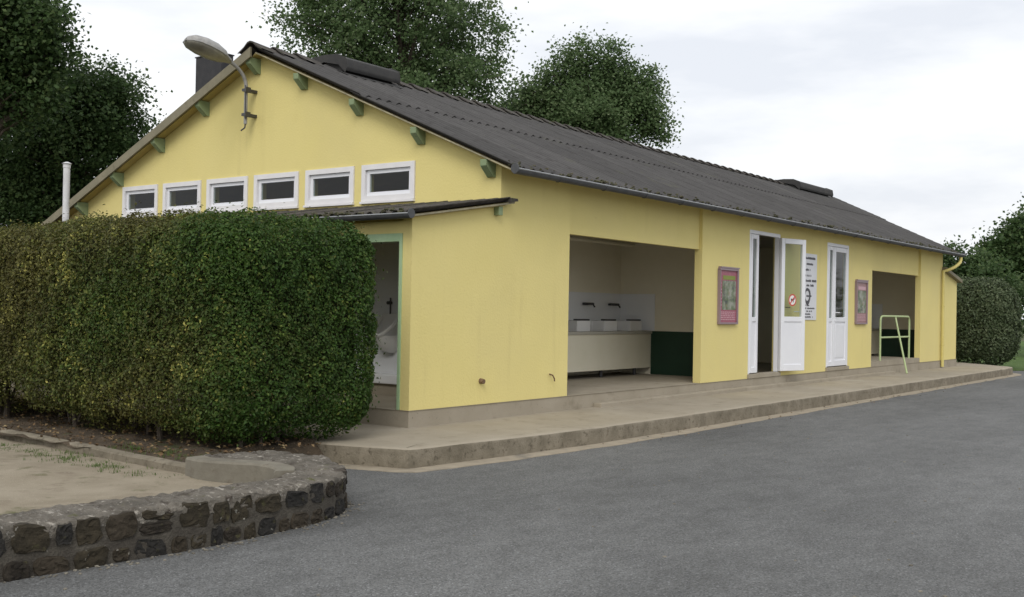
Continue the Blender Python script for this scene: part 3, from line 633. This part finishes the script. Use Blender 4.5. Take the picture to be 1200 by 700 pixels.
bm = bmesh.new(); cx, cz = 8.72, 1.33; rg_ = []
for i in range(36):
    t = 2*math.pi*i/36; ro = .15*(1+.07*math.sin(3*t+.6)); ri = .085*(1+.25*math.sin(t-1.2)); rg_.append((bm.verts.new((cx+ri*math.cos(t), -.0138, cz+ri*math.sin(t))), bm.verts.new((cx+ro*.85*math.cos(t), -.0138, cz+ro*math.sin(t)))))
for i in range(36): bm.faces.new((*rg_[i], *rg_[(i+1) % 36][::-1]))
obj('emblem', bm, MATS['notice_ink'], nb)
obj('emblem_bar', B((cx-.06, cx+.17, -.0145, -.0125, cz-.01, cz+.018)), MATS['notice_ink'], nb)

# green tubular handrail in front of the far bay
hr = thing('handrail', 'light green tubular handrail with sloping brace at the far open bay', 'handrail', (14.0, .3, 0))
def ray_z(u, v, z):
    d = fwd + rgt*((u-600)/FPX) - upv*((v-350)/FPX); return CAM + d*((z-CAM.z)/d.z)
A_ = Vector((12.93, .10, .10)); Bq = Vector((14.86, .10, .10)); Fq = Vector((13.45, -.29, ZP))
ZH = .91; r = .021; dA = (Bq-A_).normalized()
bm = bmesh.new(); tube(bm, [A_, A_+Vector((0, 0, ZH-.15))] + arc(A_+Vector((0, 0, ZH-.12)), A_+Vector((0, 0, ZH)), A_+Vector((0, 0, ZH))+dA*.14, 5) + arc(Bq+Vector((0, 0, ZH))-dA*.14, Bq+Vector((0, 0, ZH)), Bq+Vector((0, 0, ZH-.12)), 5) + [Bq+Vector((0, 0, ZH-.15)), Bq], r, 8)
obj('hoop', bm, RAILG, hr, smooth=True)
obj('crossbar', tube(bmesh.new(), [A_+Vector((0, 0, .47)), Bq+Vector((0, 0, .47))], r*.9, 8), RAILG, hr, smooth=True)
obj('brace', tube(bmesh.new(), [(A_+Bq)/2+Vector((0, 0, ZH-.01)), Fq], r*.9, 8), RAILG, hr, smooth=True)

def sinks(xa, xb, yf, yb, label, basins):
    t = thing('sink_counter', label, 'sink', ((xa+xb)/2, yf, 0), 'washing-up counters in the open bays')
    obj('front_panel', B((xa, xb, yf, yf+.03, .11, .655)), BEIGEP, t)
    obj('counter_top', B((xa, xb, yf-.03, yb, .656, .70)), mat('counter_stone', (.42, .40, .34), .6) if 'counter_stone' not in MATS else MATS['counter_stone'], t, bevel=.006)
    for k in range(6):
        x = xa+.4+(xb-xa-.8)*k/5; obj('leg', tube(bmesh.new(), [(x, yf+.06, 0), (x, yf+.06, .115)], .025, 8), METAL, t)
    for x in basins:
        y0, y1 = yf+.10, yf+.36; w = .36
        bm = B((x, x+w, y0, y0+.03, .70, .86), (x, x+w, y1-.03, y1, .70, .86), (x, x+.03, y0+.03, y1-.03, .70, .86), (x+w-.03, x+w, y0+.03, y1-.03, .70, .86))
        bs = obj('basin', bm, PORC, t, bevel=.006); obj('basin_grate', B((x+.04, x+w-.0, y0+.02, y0+.10, .861, .885)), METAL, bs)
        bm = bmesh.new(); tube(bm, [(x+.10, yb-.01, 1.12), (x+.10, yb-.08, 1.12)], .018, 8); tube(bm, [(x+.26, yb-.01, 1.12), (x+.26, yb-.08, 1.12)], .018, 8)
        tube(bm, [(x+.05, yb-.07, 1.12), (x+.31, yb-.07, 1.12)], .02, 8); tube(bm, [(x+.18, yb-.07, 1.12), (x+.18, yb-.15, 1.11), (x+.18, yb-.18, 1.07)], .014, 8); obj('tap', bm, METAL, bs, smooth=True)
sinks(.33, 6.13, 1.6, 2.185, 'long cream washing-up counter with white basins in the near open bay', [4.12+.765*k for k in (-4, -3, -2, -1, 0, 1, 2)])
sinks(12.05, 16.86, 1.36, 1.985, 'long cream washing-up counter in the shade of the far open bay', [12.6+.765*k for k in range(5)])

# ------------------------------------------------------------------ stone wall, terrace, bed
ZW = -.085
prof_w = [((-10, -1.72), (-10, -2.06)), ((-8, -1.72), (-8, -2.06)), ((-6.4, -1.74), (-6.57, -2.09)), ((-5.5, -1.80), (-5.5, -2.19)), ((-4.78, -1.86), (-4.7, -2.16)), ((-4.56, -1.77), (-4.28, -2.03)), ((-4.40, -1.60), (-4.02, -1.78)), ((-4.30, -1.42), (-3.86, -1.45)),
          ((-4.31, -1.22), (-3.78, -1.08)), ((-4.40, -1.08), (-3.88, -.84)), ((-4.50, -1.01), (-4.10, -.72)), ((-4.58, -1.0), (-4.36, -.70))]
def catmull(pts, n):
    P = [Vector((*p, 0)) for p in pts]; P = [2*P[0]-P[1]] + P + [2*P[-1]-P[-2]]; o = []
    for i in range(1, len(P)-2):
        for k in range(n):
            t = k/n; o.append(.5*((2*P[i]) + (-P[i-1]+P[i+1])*t + (2*P[i-1]-5*P[i]+4*P[i+1]-P[i+2])*t*t + (-P[i-1]+3*P[i]-3*P[i+1]+P[i+2])*t**3))
    return o + [P[-2]]
NI = 60
inn = catmull([a for a, b in prof_w], NI); outw = catmull([b for a, b in prof_w], NI)
sw = thing('stone_wall', 'low curved dark field stone wall edging the sandy terrace', 'wall', (-6, -2, ZR))
bm = bmesh.new(); rows_ = []
prof_rows = [(1.0, -.42), (1.0, -.25), (1.0, ZW-.06)]
for s_, z in prof_rows: rows_.append([bm.verts.new((o.x + (.014*MN.noise(o*9+Vector((0, 0, z*9)))), o.y+.014*MN.noise(o*7+Vector((3, 0, z*9))), z)) for a, o in zip(inn, outw)])
for r1, r2 in zip(rows_[:-1], rows_[1:]):
    for i in range(len(inn)-1): bm.faces.new((r1[i], r1[i+1], r2[i+1], r2[i]))
obj('mortar', bm, MORT, sw, smooth=True)
bm = bmesh.new(); rows_ = []
for f_, dz in ((.99, -.075), (1.015, -.03), (1.0, -.010), (.95, .0), (.86, .004), (.75, .006), (.62, .007), (.5, .008), (.38, .008), (.25, .006), (.15, .004), (.06, .0), (0, -.02), (-.01, -.12)):
    row = []
    for i, (a, o) in enumerate(zip(inn, outw)):
        p = a.lerp(o, f_); d = .012*MN.noise(Vector((p.x*4, p.y*4, 0))) + .016*abs(MN.noise(Vector((p.x*11, p.y*11, 5)))) + .014*MN.noise(Vector((p.x*24, p.y*24, 9)))
        p = p + (o-a).normalized()*(.018*MN.noise(Vector((p.x*6, p.y*6, dz*20))) if f_ > .9 or f_ < .1 else 0)
        row.append(bm.verts.new((p.x, p.y, ZW+dz+(d if dz > -.05 else d*.6) + (.012 if f_ > .9 and MN.noise(Vector((p.x*3, p.y*3, 3))) > .2 else 0))))
    rows_.append(row)
for r1, r2 in zip(rows_[:-1], rows_[1:]):
    for i in range(len(inn)-1): bm.faces.new((r1[i], r1[i+1], r2[i+1], r2[i]))
obj('coping', bm, COPE, sw, smooth=True)
# face stones, one object each
cum = [0.]
for a, b in zip(outw[:-1], outw[1:]): cum.append(cum[-1]+(b-a).length)
def on_wall(s):
    i = max(0, min(len(cum)-2, int(np.searchsorted(cum, s))-1)); t = (s-cum[i])/(cum[i+1]-cum[i]); p = outw[i].lerp(outw[i+1], t); d = (outw[i+1]-outw[i]).normalized()
    return p, d, Vector((d.y, -d.x, 0))
rs = random.Random(11)
def stone(s0, s1, z0, z1):
    sc, zc_, hw, hh = (s0+s1)/2, (z0+z1)/2, (s1-s0)/2, (z1-z0)/2
    p, d, n = on_wall(sc); 
    if n.dot(CAM-p) < 0 and False: n = -n
    bm = bmesh.new(); K = 14; ex = rs.uniform(4, 9); ph = rs.random()*6; jit = [rs.uniform(.84, 1.04) for _ in range(K)]; tl = rs.uniform(-.12, .12)
    prof_ = []
    for k in range(K):
        a = 2*math.pi*k/K; c_, s_ = math.cos(a), math.sin(a); rr = 1/(abs(c_)**ex+abs(s_)**ex)**(1/ex)*jit[k]
        prof_.append((rr*c_*hw, rr*s_*hh + tl*rr*c_*hw))
    pr = rs.uniform(.004, .015); prev = None
    for sc_, dep in ((1.0, -.05), (1.0, .003), (.955, pr*.8), (.80, pr), (.4, pr*rs.uniform(.7, 1.2))):
        ring = []
        for x, z in prof_:
            pp, dd, nn = on_wall(min(max(sc+x*sc_, 0), cum[-1]-1e-3)); ring.append(bm.verts.new(Vector((pp.x, pp.y, zc_+z*sc_)) + nn*(dep + (rs.uniform(-.006, .006) if dep > 0 else 0))))
        if prev:
            for k in range(K): bm.faces.new((prev[k], prev[(k+1) % K], ring[(k+1) % K], ring[k]))
        prev = ring
    bm.faces.new(prev)
    obj('stone', bm, rs.choice(STONES), sw)
s_end = cum[-1]-.75
def course(s, zlo, zhi, wmin, wmax):
    while s < s_end:
        wd = rs.uniform(wmin, wmax); e = min(s+wd, s_end); a, b = zlo+rs.uniform(-.008, .010), zhi+rs.uniform(-.012, .006); q = rs.random()
        if q < .22 and wd > .15 and b-a > .09: m_ = (a+b)/2+rs.uniform(-.015, .015); stone(s, e, a, m_-.005); stone(s+rs.uniform(0, .02), e-rs.uniform(0, .02), m_+.006, b)
        elif q < .34: stone(s, e, a+.02, b-.015)
        else: stone(s, e, a, b)
        s += wd+rs.uniform(.008, .032)
course(1.6, ZR-.02, ZR+.10, .075, .19)
course(1.65, ZR+.115, ZW+.002, .08, .21)
def rough_sheet(name, x0, x1, y0, y1, z, m, nx, ny, amp, sc, keep=None, dz=None):
    bm = bmesh.new(); g = [[bm.verts.new((x0+(x1-x0)*i/nx, y0+(y1-y0)*j/ny, z+(dz((x0+(x1-x0)*i/nx), (y0+(y1-y0)*j/ny)) if dz else 0)+amp*MN.noise(Vector(((x0+(x1-x0)*i/nx)*sc, (y0+(y1-y0)*j/ny)*sc, z))))) for i in range(nx+1)] for j in range(ny+1)]
    for j in range(ny):
        for i in range(nx):
            if keep is None or keep(x0+(x1-x0)*(i+.5)/nx, y0+(y1-y0)*(j+.5)/ny): bm.faces.new((g[j][i], g[j][i+1], g[j+1][i+1], g[j+1][i]))
    bmesh.ops.delete(bm, geom=[v for v in bm.verts if not v.link_faces], context='VERTS')
    return struct(name, bm, m, smooth=True)
rough_sheet('terrace', -16, -4.25, -1.9, 14, -.195, SAND, 120, 150, .022, 1.6)
rough_sheet('soil_bed', -4.45, -2.80, -1.0, 12, -.15, SOIL, 40, 260, .035, 4., dz=lambda x, y: -.32*max(0, min(1, (x+3.85)/.25))*max(0, min(1, (-.15-y)/.35)))
ed = bmesh.new(); pts_ = [(-4.56, -.86), (-4.50, .0), (-4.42, 1.0), (-4.36, 2.2), (-4.2, 5), (-4.0, 9)]
pe = catmull(pts_, 8); 
er = [[ed.verts.new((p.x+o+.006*MN.noise(p*5), p.y, z+.004*MN.noise(p*3+Vector((0, 0, 4))))) for p in pe] for o, z in ((-.005, -.3), (0, -.145), (.015, -.132), (.085, -.130), (.10, -.145), (.10, -.3))]
for a, b in zip(er[:-1], er[1:]):
    for i in range(len(pe)-1): ed.faces.new((a[i], a[i+1], b[i+1], b[i]))
eo = tag(obj('concrete_edging', ed, KERB, smooth=True), 'low worn concrete edging between the sandy terrace and the hedge bed', 'kerb')
bl = bmesh.new(); bp = catmull([(-4.585, -.80), (-4.60, -.98), (-4.53, -1.20), (-4.45, -1.38), (-4.47, -1.58), (-4.58, -1.72)], 6)
br = []
for i, p in enumerate(bp):
    d = (bp[min(i+1, len(bp)-1)]-bp[max(i-1, 0)]).normalized(); n = Vector((-d.y, d.x, 0)); n = n if n.dot(Vector((1, .3, 0))) > 0 else -n
    br.append([bl.verts.new(Vector((q.x, q.y, z))) for q, z in ((p, -.3), (p, ZW+.008), (p+n*.012, ZW+.022), (p+n*.13, ZW+.024), (p+n*.15, -.3))])
for a, b in zip(br[:-1], br[1:]):
    for k in range(4): bl.faces.new((a[k], b[k], b[k+1], a[k+1]))
bl.faces.new(br[0]); bl.faces.new(br[-1][::-1])
tag(obj('concrete_block', bl, mat('grey_concrete', (.145, .132, .105), .95, (.19, .175, .14), 6, .35, .65, .5, 60, .008, [((.12, .1, .075), 9, .58, .7)]), smooth=True), 'smooth curved grey concrete kerb block inside the end of the stone wall', 'kerb')

# ------------------------------------------------------------------ hedges
def hedge(name, label, x0, x1, y0, y1, z0, z1, m, per_m2, size, rad, kindfun=None, bottom=None, tintpow=1., stems=()):
    """clipped hedge: dense leaves spread through the outer 0.2 m of a rounded, lumpy box, twig mass inside"""
    t = thing(name, label, 'hedge', ((x0+x1)/2, (y0+y1)/2, z0))
    c = np.array([(x0+x1)/2, (y0+y1)/2, (z0+z1)/2]); h = np.array([(x1-x0)/2, (y1-y0)/2, (z1-z0)/2])
    area = {0: 4*h[1]*h[2], 1: 4*h[0]*h[2], 2: 4*h[0]*h[1]}
    P = []; N = []
    for ax_, sg in ((0, -1), (0, 1), (1, -1), (1, 1), (2, 1), (2, -1)):
        dens = per_m2*(1 if (ax_, sg) in ((0, -1), (1, -1)) else .45 if (ax_, sg) == (2, 1) else .22)
        n = int(area[ax_]*dens); q = rng.uniform(-1, 1, (n, 3))*h; q[:, ax_] = sg*h[ax_]
        P.append(q); nn = np.zeros((n, 3)); nn[:, ax_] = sg; N.append(nn)
    P = np.concatenate(P); N = np.concatenate(N)
    inner_ = np.clip(P, -(h-rad), h-rad); d = P-inner_; ln = np.linalg.norm(d, axis=1, keepdims=True); ok = ln[:, 0] > 1e-6
    dn = np.where(ln > 1e-6, d/np.maximum(ln, 1e-6), N); P = inner_ + dn*rad
    def nz(p, s, k): return np.sin(p[:, 0]*s+1.3*k+2*np.sin(p[:, 1]*s*.7+k))*np.sin(p[:, 1]*s*1.1+.7*k)*np.cos(p[:, 2]*s*.9+2.1*k+np.sin(p[:, 0]*s*.6))
    lump = .04*nz(P, 3.1, 1)+.035*nz(P, 7.3, 2)+.022*nz(P, 17., 3)+.02*nz(P, 31., 5)
    depth = np.abs(rng.normal(0, .055, len(P))) * (1+.9*(rng.random(len(P)) < .2)); stray = (rng.random(len(P)) < .035)*rng.random(len(P))**2*.11
    P = P + dn*(lump-depth+stray)[:, None]
    hole = np.clip(nz(P, 5.3, 6)+.6*nz(P, 13., 7), 0, 1); gone = rng.random(len(P)) < hole*.85*np.exp(-depth/.06); P = P[~gone]; dn = dn[~gone]; depth = depth[~gone]
    if bottom is not None:
        keep = bottom(P+c) ; P = P[keep]; dn = dn[keep]; depth = depth[keep]
    nor = dn + rng.normal(0, .65, P.shape) + np.array([0, 0, .25])
    sz = size*rng.uniform(.45, 1.35, len(P)); W_ = P+c
    clump = .5+.5*nz(W_, 9., 4); tint = np.clip(rng.random(len(P))**tintpow*.7 + .32*clump**1.5, 0, 1)
    kv = kindfun(W_) if kindfun else None
    if kv is not None:                                         # sprigs of yellowing young leaves in patches
        patch = np.clip(1.2*nz(W_, 1.7, 8)+.6*nz(W_, 5.1, 9)+.22, 0, 1)*kv; spr = np.clip(nz(W_, 19., 10)*1.8, 0, 1); tint = np.clip(tint+patch*spr*rng.uniform(.2, 1.4, len(tint)), 0, 1)
    leaves('foliage', m, t, W_, nor, sz, 'stuff', tint, kv)
    core = bmesh.new(); bmesh.ops.create_cube(core, size=2); bmesh.ops.subdivide_edges(core, edges=core.edges[:], cuts=7, use_grid_fill=True)
    for v in core.verts:
        q = Vector((v.co.x*h[0], v.co.y*h[1], v.co.z*h[2])); cl = Vector([max(-(h[i]-rad), min(h[i]-rad, q[i])) for i in range(3)]); dd = q-cl
        q = cl + (dd.normalized()*(rad-.17) if dd.length > 1e-6 else Vector())
        if q.z < 0 and abs(q.z) > h[2]*.55: q.z = -h[2]*.55 + .1*MN.noise(q*2)
        v.co = q + Vector(c) + .03*Vector((MN.noise(q*4), MN.noise(q*4+Vector((5, 0, 0))), 0))
    obj('twig_mass', core, mat(name+'_twigs', (.030, .034, .014), 1., (.05, .05, .022), 25, .4, .6, 1., 60, .03), t, smooth=True)
    for (sx, sy) in stems:
        bm = bmesh.new(); k = random.uniform(.012, .026)
        tube(bm, [(sx, sy, z0-.1), (sx+random.uniform(-.04, .04), sy+random.uniform(-.04, .04), z0+.2), (sx+random.uniform(-.1, .1), sy+random.uniform(-.1, .1), z0+.6)], [k*1.25, k, k*.8], 7)
        if random.random() < .7: tube(bm, [(sx, sy, z0+.05), (sx+random.uniform(-.15, .15), sy+random.uniform(-.15, .15), z0+.3), (sx+random.uniform(-.25, .25), sy+random.uniform(-.25, .25), z0+.6)], [k*.7, k*.6, k*.5], 6)
        obj('stem', bm, BARK, t, smooth=True)
    return t
def kf(W_):
    n1 = np.sin(W_[:, 1]*2.2+1+.8*np.sin(W_[:, 2]*2.1))*.5+.5*np.sin(W_[:, 2]*3.3+W_[:, 1]*1.3)
    k = np.clip((W_[:, 1]+.30 + .45*n1)/1.5, 0, 1)*np.clip((-2.75-W_[:, 0])/.35, 0, 1)
    k = k*np.clip(.80+.42*n1, .2, 1); return np.clip(k+rng.normal(0, .2, len(k)), 0, 1)
def bot(W_):
    e = .10*np.sin(W_[:, 1]*2.9)+.07*np.sin(W_[:, 1]*7.7+W_[:, 0]*5)+.06*np.sin(W_[:, 0]*6+1)+rng.normal(0, .05, len(W_))
    cut = np.where((W_[:, 0] < -3.0), .0, -.02); cut = cut + .10*np.clip(W_[:, 1]-.3, 0, 1) - .09*(W_[:, 1] < .5)
    return W_[:, 2] > cut+e-.04
hedge('clipped_hedge', 'big box clipped green hedge with yellowing leaves in front of the gable', -4.02, -2.12, -.45, 7.4, -.14, 1.77, HEDGE_L, 11000, .030, .42, kf, bot, 1.1,
      [(-3.55+.18*math.sin(k*2.1), -.1+.42*k) for k in range(17)] + [(-3.1, -.05), (-2.9, .1), (-3.35, -.12)])
hedge('laurel_hedge', 'dark grey-green clipped hedge beyond the far end of the building', 20.5, 22.6, -.72, 5.5, -.32, 2.10, LAUREL_L, 1900, .075, .85, None, None, 1., [])

# ------------------------------------------------------------------ trees
def tree(name, label, base, lobes, m, trunk_r, n_clump, per, leaf, sig, group=None, limbs=16, tintpow=1.):
    """tapered trunk and limbs; leaf clumps spread through several uneven lobes"""
    base = Vector(base); t = thing(name, label, 'tree', base, group)
    cl_all = []; lobes = list(lobes)
    nl = len(lobes)
    for k in range(4*nl):
        c, r = lobes[k % nl]; d = rng.normal(size=3); d[2] = abs(d[2])*.9; d /= np.linalg.norm(d); f = rng.uniform(.14, .26)
        lobes.append((tuple(float(q) for q in np.array(c)+d*np.array(r)*rng.uniform(.9, 1.12)), (r[0]*f, r[1]*f, r[2]*f*1.2)))
    vol = np.array([r[0]*r[1]*r[2] for c, r in lobes])**.75; vol = vol/vol.sum()
    for (c, r), v in zip(lobes, vol):
        n = int(n_clump*v); d = rng.normal(size=(n, 3)); d /= np.linalg.norm(d, axis=1, keepdims=True); rad = rng.random(n)**.42
        cc = np.array(c)+d*rad[:, None]*np.array(r)*(1+.12*rng.normal(size=(n, 1))); cl_all.append(cc)
    cl = np.concatenate(cl_all)
    k = (per*rng.uniform(.5, 1.5, len(cl))).astype(int); idx = np.repeat(np.arange(len(cl)), k)
    sg = sig*rng.uniform(.6, 1.4, len(cl))[idx][:, None]
    pos = cl[idx] + rng.normal(size=(len(idx), 3))*sg*np.array([1, 1, .75])
    ct = rng.random(len(cl))[idx]; tint = np.clip(.65*rng.random(len(idx))**tintpow+.35*ct, 0, 1)
    nor = rng.normal(size=(len(idx), 3))*.8 + np.array([-.35, -.3, .75])
    leaves('crown', m, t, pos, nor, leaf*rng.uniform(.65, 1.3, len(idx)), 'stuff', tint, None, .8, .1)
    bm = bmesh.new(); top = max(c[2]+r[2]*.3 for c, r in lobes[:nl]); ctr = np.array(lobes[0][0])
    n = 7; tp = []
    for i in range(n):
        f = i/(n-1); tp.append(Vector((base.x+(ctr[0]-base.x)*f+.12*math.sin(i*1.9)*f, base.y+(ctr[1]-base.y)*f+.12*math.cos(i*2.3)*f, base.z+(top-base.z)*f)))
    tube(bm, tp, [trunk_r*(1.25 if i == 0 else 1-.85*i/(n-1)) for i in range(n)], 9)
    obj('trunk', bm, BARK, t, smooth=True)
    lb = bmesh.new(); pick = rng.choice(len(cl), min(limbs*6, len(cl)), replace=False)
    for q, j in enumerate(pick):
        e = Vector(cl[j]); big = q < limbs; f = max(.12, min(.9, (e.z-base.z)/(top-base.z)-(.18 if big else .10))); i = min(n-2, int(f*(n-1))); s_ = tp[i].lerp(tp[i+1], f*(n-1)-i)
        r0_ = trunk_r*(1-.85*f)*(.5 if big else .22); mid_ = s_.lerp(e, .5)+Vector((0, 0, .12*(e-s_).length)); tube(lb, [s_, s_.lerp(mid_, .5), mid_, mid_.lerp(e, .6), e], [r0_, r0_*.8, r0_*.55, r0_*.35, .008], 6, caps=False)
    obj('branches', lb, BARK, t, smooth=True)
    return t
def lob(u, v, dep, ru, rv, rd=None):
    p = at(u, v, dep); k = dep/FPX; return ((p.x, p.y, p.z), (ru*k, (rd or ru)*k, rv*k))
def gnd(u, dep): p = at(u, 380, dep); return (p.x, p.y, ZR-.03)
PG = 'tall poplar trees behind the wash house'
tree('poplar_tree', 'taller and broader of two poplars rising behind the near end of the roof', gnd(468, 30), [lob(468, 10, 30, 118, 150), lob(395, 40, 29, 62, 60), lob(535, 60, 31, 62, 80), lob(470, 130, 30, 105, 60), lob(440, -60, 30, 90, 70), lob(370, 15, 30, 36, 34), lob(560, 110, 30, 36, 40)], POPLAR_L, .32, 1300, 60, .095, .22, limbs=26)
tree('poplar_tree', 'shorter rounder poplar behind the middle of the roof', gnd(690, 33), [lob(690, 150, 33, 72, 44), lob(640, 118, 33, 30, 34), lob(672, 78, 33, 24, 32), lob(712, 84, 33, 22, 38), lob(752, 122, 33, 26, 38), lob(768, 152, 33, 16, 18), lob(690, 118, 33, 36, 30), lob(612, 135, 33, 26, 32), lob(590, 150, 33, 20, 24), lob(735, 95, 33, 16, 22)], POPLAR_L, .28, 1000, 60, .095, .22, limbs=26)
tree('lime_tree', 'tall dark tree beyond the low end of the gable, rising above the rounded tree', gnd(-25, 23), [lob(-20, 20, 23, 78, 80), lob(30, 45, 23, 48, 46), lob(55, 22, 23, 22, 24), lob(15, 100, 23, 55, 45), lob(-30, -80, 23, 90, 60), lob(64, 62, 23, 18, 16)], DARK_L, .30, 850, 60, .10, .2, limbs=24)
tree('ash_tree', 'dense rounded dark tree behind the low end of the gable and vent pipe', gnd(60, 27), [lob(75, 165, 27, 90, 92), lob(110, 110, 27, 48, 42), lob(135, 160, 27, 38, 52), lob(20, 200, 27, 70, 80), lob(70, 120, 27, 50, 40), lob(40, 250, 27, 80, 40)], DARK_L, .26, 1350, 58, .09, .2, limbs=20)
tree('sycamore_tree', 'dark broad tree behind the far dark hedge', gnd(1215, 46), [lob(1222, 305, 46, 50, 50), lob(1194, 275, 46, 22, 24), lob(1164, 288, 46, 16, 12), lob(1182, 318, 46, 36, 28), lob(1235, 262, 46, 36, 36), lob(1168, 305, 46, 18, 18)], DARK_L, .28, 800, 40, .15, .24, limbs=22)
tree('elder_bush', 'low loose green bush between the roof end and the far tree', gnd(1130, 40), [lob(1130, 320, 40, 34, 24), lob(1112, 300, 40, 14, 12), lob(1150, 320, 40, 22, 20), lob(1185, 345, 40, 40, 22), lob(1135, 355, 40, 50, 26)], DARK_L, .08, 420, 40, .12, .2, limbs=14)

# ------------------------------------------------------------------ caravan beyond the far hedge
cv = thing('caravan', 'cream caravan with white roof edge half hidden behind the far hedge', 'caravan', (33.5, -1.2, ZR))
cx0, cx1, cy0, cy1 = 31.0, 33.2, -5.0, .55
bm = bmesh.new(); prism(bm, [(cy0, .15), (cy1-.25, .15), (cy1, .5), (cy1, 1.3), (cy1-.25, 1.72), (cy0, 1.74)], 'x', cx0, cx1); bd = obj('body', bm, mat('caravan_cream', (.60, .53, .42), .4, spec=.5), cv, bevel=.05)
obj('roof_edge', B((cx0-.05, cx1+.05, cy0-.03, cy1-.15, 1.73, 1.86)), mat('caravan_white', (.82, .82, .82), .35, spec=.5), cv, bevel=.03)
obj('window', B((cx0-.015, cx0+.01, cy0+.5, cy1-.3, .75, 1.6)), mat('caravan_window', (.02, .022, .022), .1, spec=.5), cv)
for y in (-2.4,):
    for x in (cx0+.1, cx1-.1): obj('wheel', tube(bmesh.new(), [(x-.09, y, ZR+.32), (x+.09, y, ZR+.32)], .32, 20), METAL, cv, smooth=True)
obj('skirt', B((cx0+.05, cx1-.05, cy0+.1, cy1-.3, -.05, .16)), mat('caravan_skirt', (.12, .08, .06), .6), cv)

# ------------------------------------------------------------------ small stuff on the ground
def tufts(name, label, pts, n, h, m):
    cen = []; nor = []; 
    bm_co = []; faces = []; tint = []
    for (x, y, z) in pts:
        for _ in range(n):
            a = random.uniform(0, 6.28); o = Vector((x+random.gauss(0, .025), y+random.gauss(0, .025), z)); l_ = h*random.uniform(.4, 1.1); d = Vector((math.cos(a), math.sin(a), 0)); s_ = Vector((-d.y, d.x, 0))*.0022; lean = random.uniform(.1, .9)
            k = len(bm_co); bm_co += [o-s_, o+s_, o+d*l_*lean*.4+Vector((0, 0, l_*.7))+s_*.7, o+d*l_*lean*.4+Vector((0, 0, l_*.7))-s_*.7, o+d*l_*lean+Vector((0, 0, l_*.95))]
            faces += [(k, k+1, k+2, k+3), (k+3, k+2, k+4)]; tint += [random.random()]*5
    org = Vector(pts[0]); me = bpy.data.meshes.new(name); me.from_pydata([p-org for p in bm_co], [], faces); me.materials.append(m)
    at_ = me.attributes.new('tint', 'FLOAT', 'POINT'); at_.data.foreach_set('value', tint)
    o = link(name, me, None, org); o['kind'] = 'stuff'; tag(o, label, 'grass'); return o
tp_ = [(-4.62+random.gauss(0, .12)-.05*abs(random.gauss(0, 1)), random.uniform(-.8, 3.2), -.20) for _ in range(150)] + [(-4.72+random.gauss(0, .05), .0+random.gauss(0, .12), -.2) for _ in range(22)] + [(-4.25+random.gauss(0, .1), random.uniform(-.7, .6), -.14) for _ in range(40)]
tufts('grass', 'thin weeds and grass growing along the concrete edging', tp_, 10, .03, GRASS_L)
n = 1100; q = np.stack([rng.uniform(-4.4, -2.95, n), rng.uniform(-.7, 5, n), np.full(n, -.125)], 1); q = q[~((q[:, 0] > -3.8) & (q[:, 1] < -.6))]
lt = leaves('leaf_litter', LITTER_L, None, q, rng.normal(0, .3, (len(q), 3))+np.array([0, 0, 1]), .045*rng.uniform(.6, 1.2, len(q)), 'stuff'); tag(lt, 'brown fallen leaves lying in the bed under the hedge', 'leaves')
def pebbles(name, label, pts, smin, smax, m):
    bm = bmesh.new()
    for p in pts:
        s_ = random.uniform(smin, smax); bmesh.ops.create_icosphere(bm, subdivisions=1, radius=s_, matrix=Matrix.Translation(p) @ Matrix.Rotation(random.random()*6, 4, 'Z') @ Matrix.Diagonal((1.3, 1, .6, 1)))
    o = obj(name, bm, m, smooth=True, kind='stuff'); tag(o, label, 'gravel'); return o
PB = mat('loose_stone', (.12, .11, .09), .95, (.24, .22, .18), 9, .4, .6)
pp_ = []
for _ in range(240):
    p, d, n_ = on_wall(random.uniform(2.5, cum[-1]-.3)); o = abs(random.gauss(0, .05))+.01; pp_.append((p.x+n_.x*o, p.y+n_.y*o, ZR+.003))
for _ in range(260): x = random.uniform(-9, 9); pp_.append((x, -random.uniform(1.6, 9), ZR+.002))
pebbles('loose_gravel', 'loose chippings scattered on the road along the stone wall', pp_, .004, .011, PB)

n = 170; xs = rng.uniform(-2.6, 18, n); q = np.stack([xs, -1.27-np.abs(rng.normal(0, .22, n))-.02, np.full(n, ZR+.012)], 1); q = q[q[:, 0] > 0]; n = len(q)
kl = leaves('leaf_litter', LITTER_L, None, q, rng.normal(0, .3, (n, 3))+np.array([0, 0, 1]), .035*rng.uniform(.4, 1.2, n), 'stuff'); tag(kl, 'dry leaves and grit gathered along the pavement kerb', 'leaves')
# far hedgerow closing the view beyond the lawn
nc = 900; tt = rng.random(nc); cx_ = 95-35*tt**2+rng.normal(0, 1.5, nc); cy_ = -75+190*tt; hz = rng.random(nc)**.8*(3.6+1.6*np.sin(tt*37)+1.0*np.sin(tt*91+1))
cl_ = np.stack([cx_, cy_, hz-.2], 1); id_ = np.repeat(np.arange(nc), 26); pos_ = cl_[id_]+rng.normal(size=(len(id_), 3))*.75
hr_ = leaves('hedgerow', DARK_L, None, pos_, rng.normal(size=(len(id_), 3))*.8+np.array([-.4, 0, .6]), .42*rng.uniform(.6, 1.3, len(id_)), 'stuff', None, None, .8, .1); tag(hr_, 'far-off green hedgerow on the horizon beyond the lawn', 'hedgerow')
